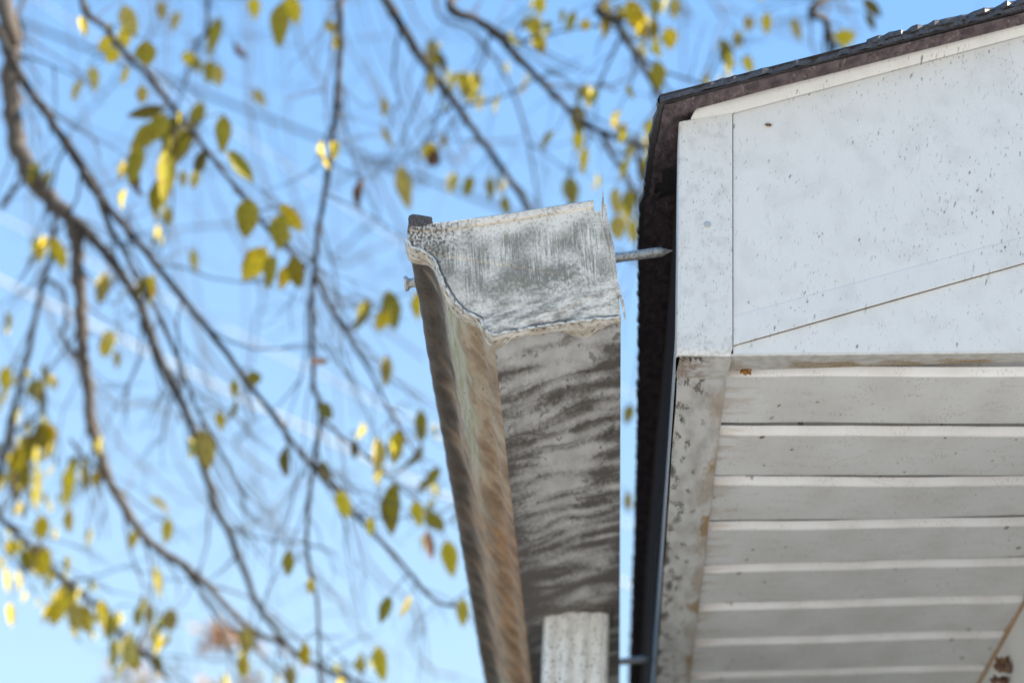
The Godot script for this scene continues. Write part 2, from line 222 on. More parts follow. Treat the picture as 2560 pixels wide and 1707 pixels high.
const LEAVES := [
	["p", -0.803,3.542,-1.479, -0.787,3.505,-1.508, 0.53, -0.92,-0.40,0.00],
	["y", -0.696,3.267,-1.111, -0.688,3.242,-1.118, 0.50, -0.94,-0.33,0.05],
	["o", -0.651,3.219,-1.067, -0.652,3.195,-1.086, 0.80, -0.98,-0.11,0.19],
	["y", -0.718,3.272,-1.168, -0.724,3.251,-1.172, 0.88, -0.91,0.18,0.37],
	["y", -0.714,3.260,-1.123, -0.726,3.242,-1.130, 0.56, -0.80,0.38,0.47],
	["o", -0.770,3.347,-1.176, -0.769,3.335,-1.195, 0.45, -0.96,-0.26,0.12],
	["p", -0.880,3.887,-1.987, -0.878,3.861,-2.012, 0.44, -0.97,-0.18,0.14],
	["p", -0.823,3.810,-1.904, -0.835,3.780,-1.920, 0.42, -0.92,0.19,0.35],
	["y", -0.728,3.545,-1.612, -0.728,3.526,-1.621, 0.91, -0.98,-0.10,0.17],
	["o", -0.762,3.652,-1.794, -0.755,3.628,-1.809, 0.62, -0.95,-0.32,0.03],
	["o", -0.714,3.593,-1.713, -0.716,3.555,-1.724, 0.50, -0.98,-0.02,0.21],
	["p", -0.688,3.548,-1.654, -0.688,3.519,-1.673, 0.51, -0.98,-0.10,0.16],
	["o", -0.695,3.640,-1.659, -0.708,3.580,-1.673, 0.38, -0.93,0.25,-0.27],
	["y", -0.633,3.642,-1.605, -0.629,3.608,-1.615, 0.55, -0.98,-0.16,0.10],
	["o", -0.523,3.406,-1.263, -0.525,3.358,-1.294, 0.43, -0.99,-0.06,0.16],
	["y", -0.522,3.445,-1.306, -0.507,3.409,-1.313, 0.62, -0.93,-0.37,-0.07],
	["p", -0.461,3.381,-1.273, -0.443,3.376,-1.286, 0.62, -0.48,-0.77,-0.41],
	["y", -0.445,3.376,-1.296, -0.443,3.350,-1.296, 0.55, -0.99,-0.07,0.11],
	["p", -0.825,3.412,-1.444, -0.819,3.375,-1.452, 0.42, -0.97,-0.19,0.17],
	["p", -0.672,3.208,-1.155, -0.674,3.192,-1.174, 0.56, -0.98,-0.11,0.19],
	["p", -0.853,3.428,-1.508, -0.868,3.399,-1.523, 0.38, -0.83,0.54,-0.17],
	["d", -0.627,3.147,-1.110, -0.671,3.134,-1.111, 0.38, -0.18,0.45,0.88],
	["o", -0.720,3.520,-1.721, -0.739,3.473,-1.731, 0.44, -0.89,0.27,0.37],
	["o", -0.551,3.140,-1.113, -0.553,3.100,-1.136, 0.42, -0.98,-0.05,0.19],
	["o", -0.574,3.171,-1.259, -0.543,3.135,-1.282, 0.38, -0.65,-0.71,0.26],
	["d", -0.603,3.170,-1.257, -0.617,3.142,-1.280, 0.40, -0.92,0.20,0.32],
	["p", -0.598,3.110,-1.205, -0.602,3.085,-1.207, 0.49, -0.95,0.13,0.29],
	["o", -0.677,3.220,-1.274, -0.709,3.184,-1.290, 0.47, -0.75,0.47,0.46],
	["o", -0.695,3.187,-1.274, -0.709,3.141,-1.298, 0.40, -0.94,0.11,0.31],
	["o", -0.639,3.166,-1.157, -0.650,3.134,-1.169, 0.64, -0.92,0.19,0.34],
	["d", -0.746,3.454,-1.653, -0.752,3.396,-1.689, 0.50, -0.97,-0.03,0.22],
	["o", -0.611,3.165,-1.192, -0.629,3.123,-1.205, 0.44, -0.89,0.27,0.37],
	["o", -0.614,3.077,-1.092, -0.617,3.016,-1.116, 0.38, -0.71,-0.22,0.67],
	["o", -0.623,3.052,-1.121, -0.630,3.016,-1.149, 0.38, -0.97,0.24,-0.03],
	["p", -0.748,3.272,-1.605, -0.747,3.247,-1.617, 0.38, -0.84,0.22,-0.50],
	["p", -0.724,3.256,-1.586, -0.723,3.232,-1.599, 0.62, -0.98,-0.11,0.18],
	["p", -0.679,3.255,-1.467, -0.679,3.232,-1.478, 0.44, -0.98,-0.10,0.18],
	["b", -0.736,3.204,-1.394, -0.717,3.174,-1.400, 0.38, -0.57,-0.23,-0.79],
	["p", -0.684,3.673,-1.934, -0.668,3.650,-1.952, 0.50, -0.85,-0.51,-0.13],
	["b", -0.661,3.576,-1.629, -0.638,3.552,-1.639, 0.38, -0.52,-0.14,-0.84],
	["o", -0.503,3.007,-1.088, -0.507,2.966,-1.109, 0.58, -0.98,-0.01,0.19],
	["y", -0.483,3.053,-1.187, -0.455,3.026,-1.207, 0.41, -0.75,-0.63,-0.20],
	["o", -0.470,3.004,-1.125, -0.469,2.966,-1.138, 0.56, -0.99,-0.09,0.14],
	["y", -0.490,2.979,-1.164, -0.517,2.949,-1.188, 0.61, -0.82,0.44,0.38],
	["o", -0.480,2.968,-1.163, -0.485,2.929,-1.175, 0.38, -0.99,0.12,0.06],
	["o", -0.458,2.977,-1.181, -0.452,2.946,-1.209, 0.50, -0.97,-0.24,0.05],
	["y", -0.466,2.973,-1.202, -0.477,2.951,-1.222, 0.50, -0.93,0.23,0.28],
	["p", -0.388,3.368,-1.646, -0.375,3.310,-1.672, 0.38, -0.96,-0.09,-0.28],
	["p", -0.412,3.451,-1.583, -0.413,3.428,-1.604, 0.38, -0.90,-0.28,0.32],
	["b", -0.395,3.160,-1.310, -0.397,3.123,-1.327, 0.38, -0.66,0.36,-0.66],
	["p", -0.409,3.387,-1.559, -0.392,3.363,-1.579, 0.38, -0.65,0.14,-0.75],
	["y", -0.976,3.312,-1.801, -0.976,3.279,-1.820, 0.47, -0.96,-0.13,0.23],
	["y", -0.934,3.271,-1.721, -0.910,3.228,-1.739, 0.41, -0.87,-0.49,0.02],
	["p", -0.669,3.163,-1.537, -0.661,3.131,-1.544, 0.38, -0.96,-0.19,-0.19],
	["p", -0.865,3.259,-1.813, -0.875,3.210,-1.825, 0.40, -0.94,0.11,0.31],
	["y", -0.845,3.129,-1.778, -0.845,3.102,-1.793, 0.56, -0.97,-0.12,0.21],
	["p", -0.891,3.226,-2.041, -0.893,3.203,-2.064, 0.40, -0.97,-0.12,0.20],
	["o", -0.531,2.902,-1.377, -0.531,2.887,-1.388, 1.09, -0.98,-0.09,0.15],
	["o", -0.532,2.838,-1.259, -0.531,2.817,-1.266, 0.49, -0.98,-0.09,0.16],
	["o", -0.562,2.882,-1.430, -0.573,2.856,-1.447, 0.38, -0.40,-0.38,0.83],
	["y", -0.592,2.883,-1.471, -0.588,2.862,-1.489, 0.44, -0.96,-0.25,0.09],
	["p", -0.596,2.824,-1.392, -0.588,2.783,-1.422, 0.51, -0.96,-0.26,0.10],
	["b", -0.427,2.876,-1.272, -0.426,2.862,-1.266, 1.50, -0.99,-0.08,0.12],
	["d", -0.430,2.840,-1.332, -0.416,2.817,-1.335, 0.60, -0.85,-0.53,-0.09],
	["p", -0.385,3.038,-1.620, -0.388,2.999,-1.640, 0.38, -0.95,-0.07,0.29],
	["o", -0.390,3.034,-1.421, -0.407,2.990,-1.427, 0.38, -0.68,0.17,0.71],
	["o", -0.371,3.072,-1.473, -0.361,3.025,-1.496, 0.47, -0.98,-0.22,0.01],
	["y", -0.361,3.018,-1.418, -0.377,2.992,-1.432, 0.58, -0.87,0.39,0.29],
	["y", -0.319,3.031,-1.392, -0.317,2.992,-1.398, 0.38, -0.97,-0.01,-0.26],
	["d", -0.406,2.857,-1.500, -0.406,2.838,-1.518, 0.44, -0.99,-0.07,0.11],
	["p", -0.363,2.820,-1.398, -0.361,2.775,-1.413, 0.38, -0.75,-0.24,0.62],
	["y", -0.340,2.858,-1.457, -0.347,2.819,-1.482, 0.41, -0.98,0.10,0.15],
	["o", -0.318,2.905,-1.501, -0.318,2.868,-1.526, 0.38, -0.97,-0.15,0.21],
	["o", -0.312,2.850,-1.493, -0.339,2.818,-1.516, 0.38, -0.40,-0.29,0.87],
	["o", -0.283,2.804,-1.460, -0.301,2.780,-1.473, 0.42, -0.83,0.49,0.27],
	["o", -0.330,2.746,-1.366, -0.332,2.689,-1.397, 0.38, -0.97,0.14,-0.18],
	["o", -0.445,2.816,-1.476, -0.437,2.791,-1.496, 0.40, -0.95,-0.31,0.02],
	["d", -0.482,2.812,-1.414, -0.482,2.779,-1.439, 0.38, -0.92,0.25,-0.31],
	["y", -0.309,2.736,-1.411, -0.299,2.703,-1.414, 0.46, -0.95,-0.30,-0.01],
	["o", -0.297,2.730,-1.440, -0.272,2.713,-1.451, 0.58, -0.62,-0.76,-0.21],
	["b", -0.300,2.726,-1.492, -0.295,2.688,-1.503, 0.38, -0.71,-0.28,0.65],
	["y", -0.277,2.738,-1.564, -0.267,2.691,-1.576, 0.44, -0.98,-0.22,0.01],
	["o", -0.458,2.641,-1.344, -0.458,2.614,-1.360, 0.47, -0.99,-0.08,0.13],
	["y", -0.398,2.718,-1.329, -0.385,2.687,-1.341, 0.50, -0.92,-0.39,-0.01],
	["y", -0.352,2.675,-1.308, -0.351,2.652,-1.312, 0.44, -0.99,-0.07,0.10],
	["o", -0.329,2.596,-1.379, -0.339,2.562,-1.383, 0.40, -0.94,0.27,0.19],
	["p", -0.305,2.606,-1.404, -0.317,2.578,-1.411, 0.38, -0.52,0.02,0.86],
	["y", -0.241,2.614,-1.434, -0.239,2.579,-1.440, 0.43, -1.00,-0.05,0.06],
	["y", -0.384,2.640,-1.747, -0.373,2.591,-1.758, 0.39, -0.97,-0.23,0.05],
	["y", -0.433,2.618,-1.383, -0.432,2.598,-1.387, 0.45, -0.99,-0.08,0.12],
	["o", -0.756,2.806,-1.916, -0.753,2.762,-1.928, 0.38, -0.54,-0.25,0.81],
	["y", -0.803,2.878,-1.958, -0.812,2.850,-1.967, 0.50, -0.93,0.21,0.30],
	["y", -0.712,2.835,-1.774, -0.716,2.804,-1.794, 0.42, -0.98,-0.02,0.21],
	["p", -0.860,3.041,-2.255, -0.828,3.019,-2.272, 0.38, -0.23,-0.78,0.59],
	["y", -0.875,2.933,-1.807, -0.877,2.873,-1.835, 0.38, -0.87,0.23,-0.44],
	["p", -0.868,2.945,-1.828, -0.865,2.898,-1.843, 0.38, -0.38,-0.31,0.87],
	["y", -0.862,2.955,-1.899, -0.864,2.936,-1.918, 0.62, -0.97,-0.12,0.21],
	["y", -0.874,2.862,-1.816, -0.875,2.832,-1.838, 0.38, -1.00,0.03,0.01],
	["o", -0.988,3.075,-1.992, -0.990,3.038,-2.022, 0.57, -0.96,-0.13,0.23],
	["y", -0.983,3.084,-2.021, -0.984,3.050,-2.043, 0.58, -0.97,-0.13,0.23],
	["o", -1.002,3.126,-1.947, -0.980,3.093,-1.955, 0.67, -0.83,-0.56,0.01],
	["o", -1.011,3.058,-2.008, -1.011,3.019,-2.032, 0.57, -0.96,-0.13,0.24],
	["y", -0.999,3.008,-1.932, -1.011,2.962,-1.950, 0.44, -0.94,0.11,0.33],
	["o", -0.997,3.011,-2.026, -1.008,2.947,-2.056, 0.38, -0.24,-0.37,0.90],
	["o", -1.001,3.000,-1.965, -1.001,2.955,-1.991, 0.38, -0.91,-0.21,0.37],
	["p", -1.028,2.997,-2.027, -1.030,2.959,-2.056, 0.43, -0.96,-0.13,0.24],
	["y", -0.997,3.083,-1.791, -0.998,3.051,-1.812, 0.50, -0.96,-0.13,0.25],
	["y", -0.932,2.870,-1.875, -0.933,2.838,-1.895, 0.58, -0.96,-0.13,0.23],
	["y", -1.013,2.876,-2.006, -1.009,2.847,-2.010, 0.67, -0.96,-0.13,0.24],
	["y", -0.976,2.873,-2.019, -0.972,2.829,-2.029, 0.71, -0.96,-0.13,0.23],
	["o", -0.969,2.833,-1.930, -0.961,2.800,-1.944, 0.50, -0.94,-0.29,0.18],
	["y", -0.908,2.806,-1.838, -0.917,2.771,-1.865, 0.50, -0.96,0.04,0.28],
	["y", -0.907,2.796,-1.979, -0.903,2.753,-1.987, 0.71, -0.97,-0.12,0.22],
	["y", -0.866,2.725,-1.816, -0.880,2.682,-1.829, 0.50, -0.93,0.21,0.32],
	["p", -0.890,2.768,-1.973, -0.888,2.716,-1.995, 0.39, -0.97,-0.12,0.22],
	["y", -0.891,2.781,-2.036, -0.888,2.744,-2.063, 0.50, -0.96,-0.20,0.19],
	["y", -0.821,2.733,-1.859, -0.810,2.684,-1.879, 0.38, -0.72,-0.40,0.57],
	["o", -0.802,2.708,-1.834, -0.799,2.667,-1.841, 0.38, -0.84,-0.16,0.52],
	["p", -0.766,2.673,-1.840, -0.764,2.628,-1.852, 0.50, -0.97,-0.11,0.20],
	["y", -0.780,2.680,-1.925, -0.771,2.646,-1.933, 0.50, -0.95,-0.28,0.14],
	["o", -0.763,2.723,-1.862, -0.763,2.696,-1.875, 0.44, -0.97,-0.11,0.19],
	["p", -0.829,2.844,-2.222, -0.829,2.808,-2.242, 0.42, -0.98,-0.11,0.19],
	["p", -0.790,2.832,-2.210, -0.791,2.798,-2.234, 0.58, -0.98,-0.11,0.18],
	["y", -0.960,2.725,-1.864, -0.957,2.690,-1.870, 0.38, -0.72,-0.19,0.67],
	["y", -1.026,2.835,-2.032, -1.028,2.804,-2.058, 0.38, -0.27,-0.60,0.75],
	["p", -1.005,2.830,-2.030, -0.996,2.799,-2.036, 0.38, -0.53,-0.32,0.78],
	["o", -0.745,2.670,-1.927, -0.736,2.647,-1.949, 0.44, -0.90,-0.43,0.08],
	["p", -0.597,2.700,-1.869, -0.596,2.663,-1.889, 0.50, -0.98,-0.09,0.15],
	["y", -0.607,2.671,-1.917, -0.606,2.638,-1.931, 0.50, -0.98,-0.09,0.15],
	["p", -0.534,2.659,-1.922, -0.534,2.628,-1.945, 0.42, -0.99,-0.08,0.13],
	["y", -0.451,2.570,-1.500, -0.452,2.544,-1.521, 0.42, -0.99,-0.08,0.13],
	["y", -0.427,2.665,-1.897, -0.425,2.642,-1.902, 0.62, -0.99,-0.07,0.10],
	["y", -0.343,3.811,-2.088, -0.341,3.768,-2.099, 0.42, -1.00,-0.05,0.06],
	["y", -0.328,3.785,-2.054, -0.327,3.737,-2.071, 0.57, -1.00,-0.05,0.06],
	["y", -0.304,3.730,-1.958, -0.310,3.693,-1.975, 0.47, -0.98,0.10,0.15],
	["o", -0.404,3.909,-2.136, -0.403,3.850,-2.165, 0.38, -0.92,0.16,-0.36],
	["p", -0.333,3.446,-1.497, -0.333,3.417,-1.518, 0.38, -0.99,0.10,-0.14],
	["d", -0.334,3.520,-1.563, -0.328,3.494,-1.588, 0.38, -0.70,-0.56,0.44],
	["y", -0.334,3.355,-1.550, -0.334,3.331,-1.567, 0.80, -1.00,-0.06,0.07],
	["b", -0.336,3.326,-1.539, -0.318,3.319,-1.548, 1.11, -0.48,-0.78,-0.39],
	["p", -0.317,3.382,-1.575, -0.317,3.369,-1.588, 0.60, -1.00,-0.05,0.07],
	["p", -0.330,3.516,-1.932, -0.338,3.476,-1.937, 0.45, -0.97,0.18,0.19],
	["o", -0.272,3.310,-1.570, -0.279,3.281,-1.581, 0.50, -0.97,0.18,0.18],
	["o", -0.246,3.315,-1.579, -0.243,3.286,-1.599, 0.38, -0.94,-0.26,0.23],
	["o", -0.224,3.290,-1.592, -0.218,3.264,-1.606, 0.44, -0.98,-0.20,-0.04],
	["o", -0.139,3.493,-1.897, -0.130,3.449,-1.916, 0.53, -0.98,-0.18,-0.07],
	["o", -0.118,3.416,-1.538, -0.113,3.368,-1.549, 0.44, -0.99,-0.10,-0.03],
	["y", -0.111,3.295,-1.408, -0.110,3.266,-1.414, 0.50, -1.00,-0.03,0.01],
	["y", -0.099,3.271,-1.408, -0.098,3.235,-1.423, 0.38, -0.84,0.20,-0.51],
	["o", -0.147,3.355,-1.513, -0.163,3.330,-1.526, 0.38, -0.63,0.61,-0.48],
	["y", -0.173,3.526,-1.415, -0.173,3.501,-1.429, 0.60, -1.00,-0.04,0.03],
	["p", -0.218,3.715,-1.767, -0.206,3.699,-1.779, 0.71, -0.86,-0.46,-0.24],
	["y", -0.180,3.508,-1.444, -0.179,3.475,-1.456, 0.58, -1.00,-0.04,0.03],
	["y", -0.169,3.457,-1.413, -0.168,3.431,-1.425, 0.50, -1.00,-0.04,0.03],
	["o", -0.120,3.468,-1.367, -0.128,3.436,-1.377, 0.38, -0.96,0.27,-0.10],
	["y", -0.104,3.442,-1.348, -0.104,3.431,-1.362, 0.83, -1.00,-0.03,0.01],
	["y", -0.074,3.474,-1.352, -0.078,3.431,-1.377, 0.38, -0.87,-0.20,0.46],
	["y", -0.045,3.469,-1.339, -0.020,3.428,-1.369, 0.45, -0.90,-0.37,-0.24],
	["o", -0.007,3.460,-1.370, -0.007,3.431,-1.388, 0.42, -1.00,-0.01,-0.02],
	["y", 0.015,3.443,-1.369, 0.016,3.414,-1.380, 0.69, -1.00,-0.01,-0.02],
	["o", -0.006,3.458,-1.314, -0.006,3.430,-1.321, 0.50, -1.00,-0.01,-0.02],
	["p", 0.029,3.749,-1.750, 0.029,3.714,-1.762, 0.51, -1.00,-0.01,-0.03],
	["o", -0.001,3.365,-1.332, 0.000,3.330,-1.349, 0.54, -1.00,-0.01,-0.02],
	["p", 0.221,3.717,-1.761, 0.234,3.684,-1.774, 0.38, -0.93,-0.30,-0.20],
	["y", 0.158,3.528,-1.457, 0.159,3.499,-1.470, 0.45, -1.00,0.01,-0.06],
	["p", 0.140,3.609,-1.590, 0.141,3.592,-1.608, 0.62, -1.00,0.00,-0.06],
	["y", 0.121,3.392,-1.359, 0.131,3.365,-1.364, 0.48, -0.93,-0.29,-0.23],
	["o", 0.090,3.456,-1.416, 0.103,3.420,-1.442, 0.38, -0.95,-0.31,-0.05],
	["p", 0.130,3.653,-1.698, 0.130,3.624,-1.710, 0.50, -1.00,0.00,-0.05],
	["y", 0.266,3.466,-1.402, 0.265,3.439,-1.407, 1.00, -1.00,0.02,-0.10],
	["d", 0.295,3.528,-1.418, 0.321,3.510,-1.435, 0.42, -0.69,-0.56,-0.46],
	["d", 0.299,3.513,-1.432, 0.314,3.495,-1.450, 0.38, -0.80,-0.59,-0.11],
	["y", -0.010,3.236,-1.274, -0.010,3.216,-1.287, 0.67, -1.00,-0.02,-0.02],
	["o", -0.018,3.301,-1.493, -0.017,3.268,-1.504, 0.50, -1.00,-0.02,-0.01],
	["o", -0.037,3.211,-1.423, -0.037,3.183,-1.436, 0.55, -1.00,-0.02,-0.01],
	["y", -0.031,3.203,-1.496, -0.031,3.169,-1.504, 0.38, -0.96,0.04,-0.27],
	["p", -0.039,3.279,-1.415, -0.038,3.256,-1.420, 0.45, -1.00,-0.02,-0.01],
	["p", -0.055,3.196,-1.389, -0.054,3.160,-1.403, 0.38, -0.94,0.11,-0.32],
	["y", -0.040,3.252,-1.519, -0.039,3.217,-1.527, 0.47, -1.00,-0.02,-0.01],
	["p", -0.052,3.179,-1.438, -0.052,3.151,-1.457, 0.67, -1.00,-0.02,-0.00],
	["o", -0.028,3.002,-1.697, -0.035,2.977,-1.712, 0.50, -0.97,0.22,0.09],
	["p", -0.030,2.943,-1.900, -0.029,2.917,-1.918, 0.40, -1.00,-0.02,-0.01],
]
const CLUSTERS := [
	[25, -0.993,3.054,-1.943, -0.986,3.049,-1.976, 11],
	[26, -1.005,2.979,-1.946, -1.018,3.010,-2.021, 12],
	[26, -1.003,2.944,-1.942, -1.026,2.973,-2.034, 7],
	[25, -0.976,3.103,-1.922, -0.971,3.100,-1.915, 6],
	[23, -0.944,2.821,-1.909, -0.958,2.851,-1.985, 12],
	[23, -0.877,2.767,-1.916, -0.926,2.796,-2.056, 14],
	[23, -0.834,2.736,-1.919, -0.840,2.721,-1.915, 12],
	[23, -0.777,2.682,-1.925, -0.777,2.674,-1.920, 10],
	[23, -0.773,2.680,-1.926, -0.738,2.725,-1.909, 5],
	[24, -0.873,2.964,-1.874, -0.904,2.946,-1.919, 8],
	[23, -0.971,2.845,-1.906, -1.049,2.911,-2.134, 5],
	[10, -0.217,3.454,-1.445, -0.176,3.464,-1.396, 9],
	[9, -0.313,3.438,-1.546, -0.280,3.462,-1.542, 7],
	[12, -0.057,3.441,-1.361, -0.027,3.451,-1.357, 9],
	[11, -0.031,3.233,-1.467, -0.045,3.270,-1.551, 8],
	[31, -0.025,3.288,-1.473, -0.029,3.265,-1.433, 7],
	[27, -0.605,2.701,-1.980, -0.629,2.718,-2.067, 6],
	[6, -0.600,3.147,-1.180, -0.634,3.122,-1.189, 6],
	[30, -0.372,2.799,-1.429, -0.358,2.827,-1.452, 4],
	[30, -0.297,2.754,-1.512, -0.314,2.817,-1.688, 7],
	[12, -0.057,3.441,-1.361, -0.005,3.468,-1.357, 6],
	[9, -0.348,3.483,-1.537, -0.344,3.566,-1.648, 5],
	[6, -0.722,3.286,-1.169, -0.746,3.318,-1.233, 5],
	[21, -0.997,3.103,-1.883, -1.043,3.134,-1.948, 5],
	[1, -0.448,2.625,-1.854, -0.468,2.689,-2.039, 4],
	[13, 0.066,3.351,-1.376, 0.113,3.412,-1.349, 6],
]
const FAR_TWIGS := [
	[[-1.877,6.319,-5.736], [-2.007,6.172,-5.906], [-2.127,6.099,-6.042], [-2.277,6.020,-6.179], [-2.413,5.917,-6.328]],
	[[-2.051,4.908,-6.304], [-1.973,4.797,-6.469], [-1.874,4.738,-6.612], [-1.793,4.694,-6.747], [-1.691,4.706,-6.858]],
	[[-0.788,5.632,-5.553], [-0.976,5.627,-5.654], [-1.145,5.578,-5.776]],
	[[-1.077,5.399,-4.279], [-1.079,5.379,-4.398], [-1.060,5.342,-4.526], [-0.998,5.311,-4.654]],
	[[-1.128,6.084,-5.315], [-1.088,6.004,-5.464], [-0.957,5.865,-5.645], [-0.879,5.786,-5.796]],
	[[-1.769,5.233,-5.527], [-1.649,5.302,-5.612], [-1.475,5.373,-5.700]],
	[[-1.405,5.253,-5.917], [-1.431,5.161,-6.068], [-1.466,5.041,-6.231]],
	[[-1.019,4.791,-4.922], [-0.926,4.749,-5.057], [-0.705,4.645,-5.228]],
	[[-1.238,5.348,-6.283], [-1.180,5.269,-6.433], [-1.131,5.170,-6.591], [-1.122,5.052,-6.755]],
	[[-1.009,5.647,-6.012], [-1.086,5.577,-6.150], [-1.199,5.525,-6.277]],
	[[-1.655,4.344,-4.869], [-1.550,4.358,-4.979], [-1.458,4.356,-5.096], [-1.334,4.325,-5.227]],
	[[-1.036,3.985,-5.512], [-0.971,3.943,-5.646], [-0.957,3.919,-5.767], [-0.897,3.871,-5.903]],
	[[-0.660,3.722,-5.033], [-0.684,3.672,-5.164], [-0.627,3.617,-5.303], [-0.555,3.633,-5.410]],
	[[-0.891,6.281,-5.608], [-0.877,6.283,-5.718], [-0.853,6.290,-5.827], [-0.834,6.302,-5.933]],
	[[0.130,6.418,-5.792], [0.144,6.449,-5.889], [0.159,6.219,-6.105]],
	[[0.257,6.507,-5.924], [0.308,6.551,-6.017], [0.519,6.520,-6.154], [0.707,6.524,-6.274]],
	[[0.643,6.100,-5.301], [0.464,6.078,-5.410]],
	[[0.694,6.163,-5.394], [0.730,6.194,-5.492], [0.787,6.165,-5.619]],
	[[-1.338,4.412,-6.099], [-1.298,4.488,-6.177], [-1.197,4.608,-6.238], [-1.033,4.665,-6.332]],
	[[-1.442,4.307,-5.902], [-1.347,4.333,-6.006], [-1.190,4.334,-6.125]],
	[[-1.204,5.506,-6.211], [-1.031,5.587,-6.295], [-0.934,5.679,-6.368]],
	[[-0.988,4.919,-5.733], [-0.854,4.836,-5.889], [-0.777,4.826,-6.008]],
	[[-0.645,5.282,-4.989], [-0.574,5.359,-5.068], [-0.419,5.428,-5.156]],
	[[-0.756,5.382,-5.327], [-0.850,5.435,-5.407], [-1.003,5.516,-5.471]],
	[[-1.174,4.258,-4.727], [-1.225,4.184,-4.868], [-1.105,4.125,-5.012]],
	[[-0.880,5.419,-5.767], [-0.874,5.358,-5.906], [-0.823,5.324,-6.034]],
]

var used := {}
var noise := FastNoiseLite.new()
var noise_b := FastNoiseLite.new()
var rng := RandomNumberGenerator.new()
var house: Node3D
var gutter: Node3D

# ---------------------------------------------------------------- helpers
func numbered(called: String) -> String:
	var n: int = used.get(called, 0)
	used[called] = n + 1
	return called if n == 0 else "%s_%03d" % [called, n]

func thing(called: String, label: String, category: String, at: Vector3, group := "") -> Node3D:
	var o := Node3D.new()
	o.name = numbered(called)
	add_child(o)
	o.position = at
	o.set_meta("label", label)
	o.set_meta("category", category)
	if group:
		o.set_meta("group", group)
	return o

# a mesh given in world metres, set under its thing (or under a part of it)
func part(called: String, mesh: Mesh, m: Material, parent: Node) -> MeshInstance3D:
	var o := MeshInstance3D.new()
	o.mesh = mesh
	o.material_override = m
	o.name = called
	parent.add_child(o, true)
	if parent.get_parent() == self:
		o.position = -parent.position
	return o

func structure(called: String, mesh: Mesh, m: Material, at := Vector3.ZERO) -> MeshInstance3D:
	var o := MeshInstance3D.new()
	o.mesh = mesh
	o.material_override = m
	o.name = called
	o.position = at
	add_child(o)
	o.set_meta("kind", "structure")
	return o

func new_st() -> SurfaceTool:
	var st := SurfaceTool.new()
	st.begin(Mesh.PRIMITIVE_TRIANGLES)
	return st

func done(st: SurfaceTool, smooth := true) -> ArrayMesh:
	if smooth:
		st.index()
	st.generate_normals()
	return st.commit()

func tri(st: SurfaceTool, a: Vector3, b: Vector3, c: Vector3, ua := Vector2.ZERO, ub := Vector2.ZERO, uc := Vector2.ZERO, g := 0) -> void:
	st.set_smooth_group(g)
	st.set_uv(ua); st.add_vertex(a)
	st.set_smooth_group(g)
	st.set_uv(ub); st.add_vertex(b)
	st.set_smooth_group(g)
	st.set_uv(uc); st.add_vertex(c)

func quad(st: SurfaceTool, a: Vector3, b: Vector3, c: Vector3, d: Vector3, ua := Vector2.ZERO, ub := Vector2.ZERO, uc := Vector2.ZERO, ud := Vector2.ZERO, g := 0) -> void:
	tri(st, a, b, c, ua, ub, uc, g)
	tri(st, a, c, d, ua, uc, ud, g)

const FLAT := 4294967295

# a box given by two corners; faces turn outward
func box(st: SurfaceTool, lo: Vector3, hi: Vector3) -> void:
	var v := []
	for i in 8:
		v.append(Vector3(hi.x if i & 1 else lo.x, hi.y if i & 2 else lo.y, hi.z if i & 4 else lo.z))
	for f in [[4, 6, 7, 5], [1, 3, 2, 0], [0, 2, 6, 4], [5, 7, 3, 1], [2, 3, 7, 6], [0, 4, 5, 1]]:
		quad(st, v[f[0]], v[f[1]], v[f[2]], v[f[3]], Vector2(0, 1), Vector2(0, 0), Vector2(1, 0), Vector2(1, 1), FLAT)

# a box with its edges cut at an angle
func bevel_box(st: SurfaceTool, lo: Vector3, hi: Vector3, b: float) -> void:
	var c := (lo + hi) * 0.5
	var h := (hi - lo) * 0.5
	var pts := PackedVector3Array()
	for sx in [-1.0, 1.0]:
		for sy in [-1.0, 1.0]:
			for sz in [-1.0, 1.0]:
				pts.append(c + Vector3(sx * h.x, sy * (h.y - b), sz * (h.z - b)))
				pts.append(c + Vector3(sx * (h.x - b), sy * h.y, sz * (h.z - b)))
				pts.append(c + Vector3(sx * (h.x - b), sy * (h.y - b), sz * h.z))
	hull(st, pts, c)

# convex hull of few points, by trying every plane of three
func hull(st: SurfaceTool, pts: PackedVector3Array, c: Vector3) -> void:
	var seen := {}
	for i in pts.size():
		for j in range(i + 1, pts.size()):
			for k in range(j + 1, pts.size()):
				var n := (pts[j] - pts[i]).cross(pts[k] - pts[i])
				if n.length() < 1e-12:
					continue
				n = n.normalized()
				var d := n.dot(pts[i])
				if n.dot(c) > d:
					n = -n
					d = -d
				var on := []
				var out := false
				for p in pts.size():
					var e := n.dot(pts[p]) - d
					if e > 1e-6:
						out = true
						break
					if e > -1e-6:
						on.append(p)
				if out:
					continue
				var key := str(on)
				if seen.has(key):
					continue
				seen[key] = true
				var mid := Vector3.ZERO
				for p in on:
					mid += pts[p]
				mid /= on.size()
				var ax := (pts[on[0]] - mid).normalized()
				var ay := n.cross(ax)
				on.sort_custom(func(a, b): return atan2((pts[a] - mid).dot(ay), (pts[a] - mid).dot(ax)) > atan2((pts[b] - mid).dot(ay), (pts[b] - mid).dot(ax)))
				for p in range(1, on.size() - 1):
					tri(st, pts[on[0]], pts[on[p]], pts[on[p + 1]], Vector2.ZERO, Vector2.ZERO, Vector2.ZERO, FLAT)

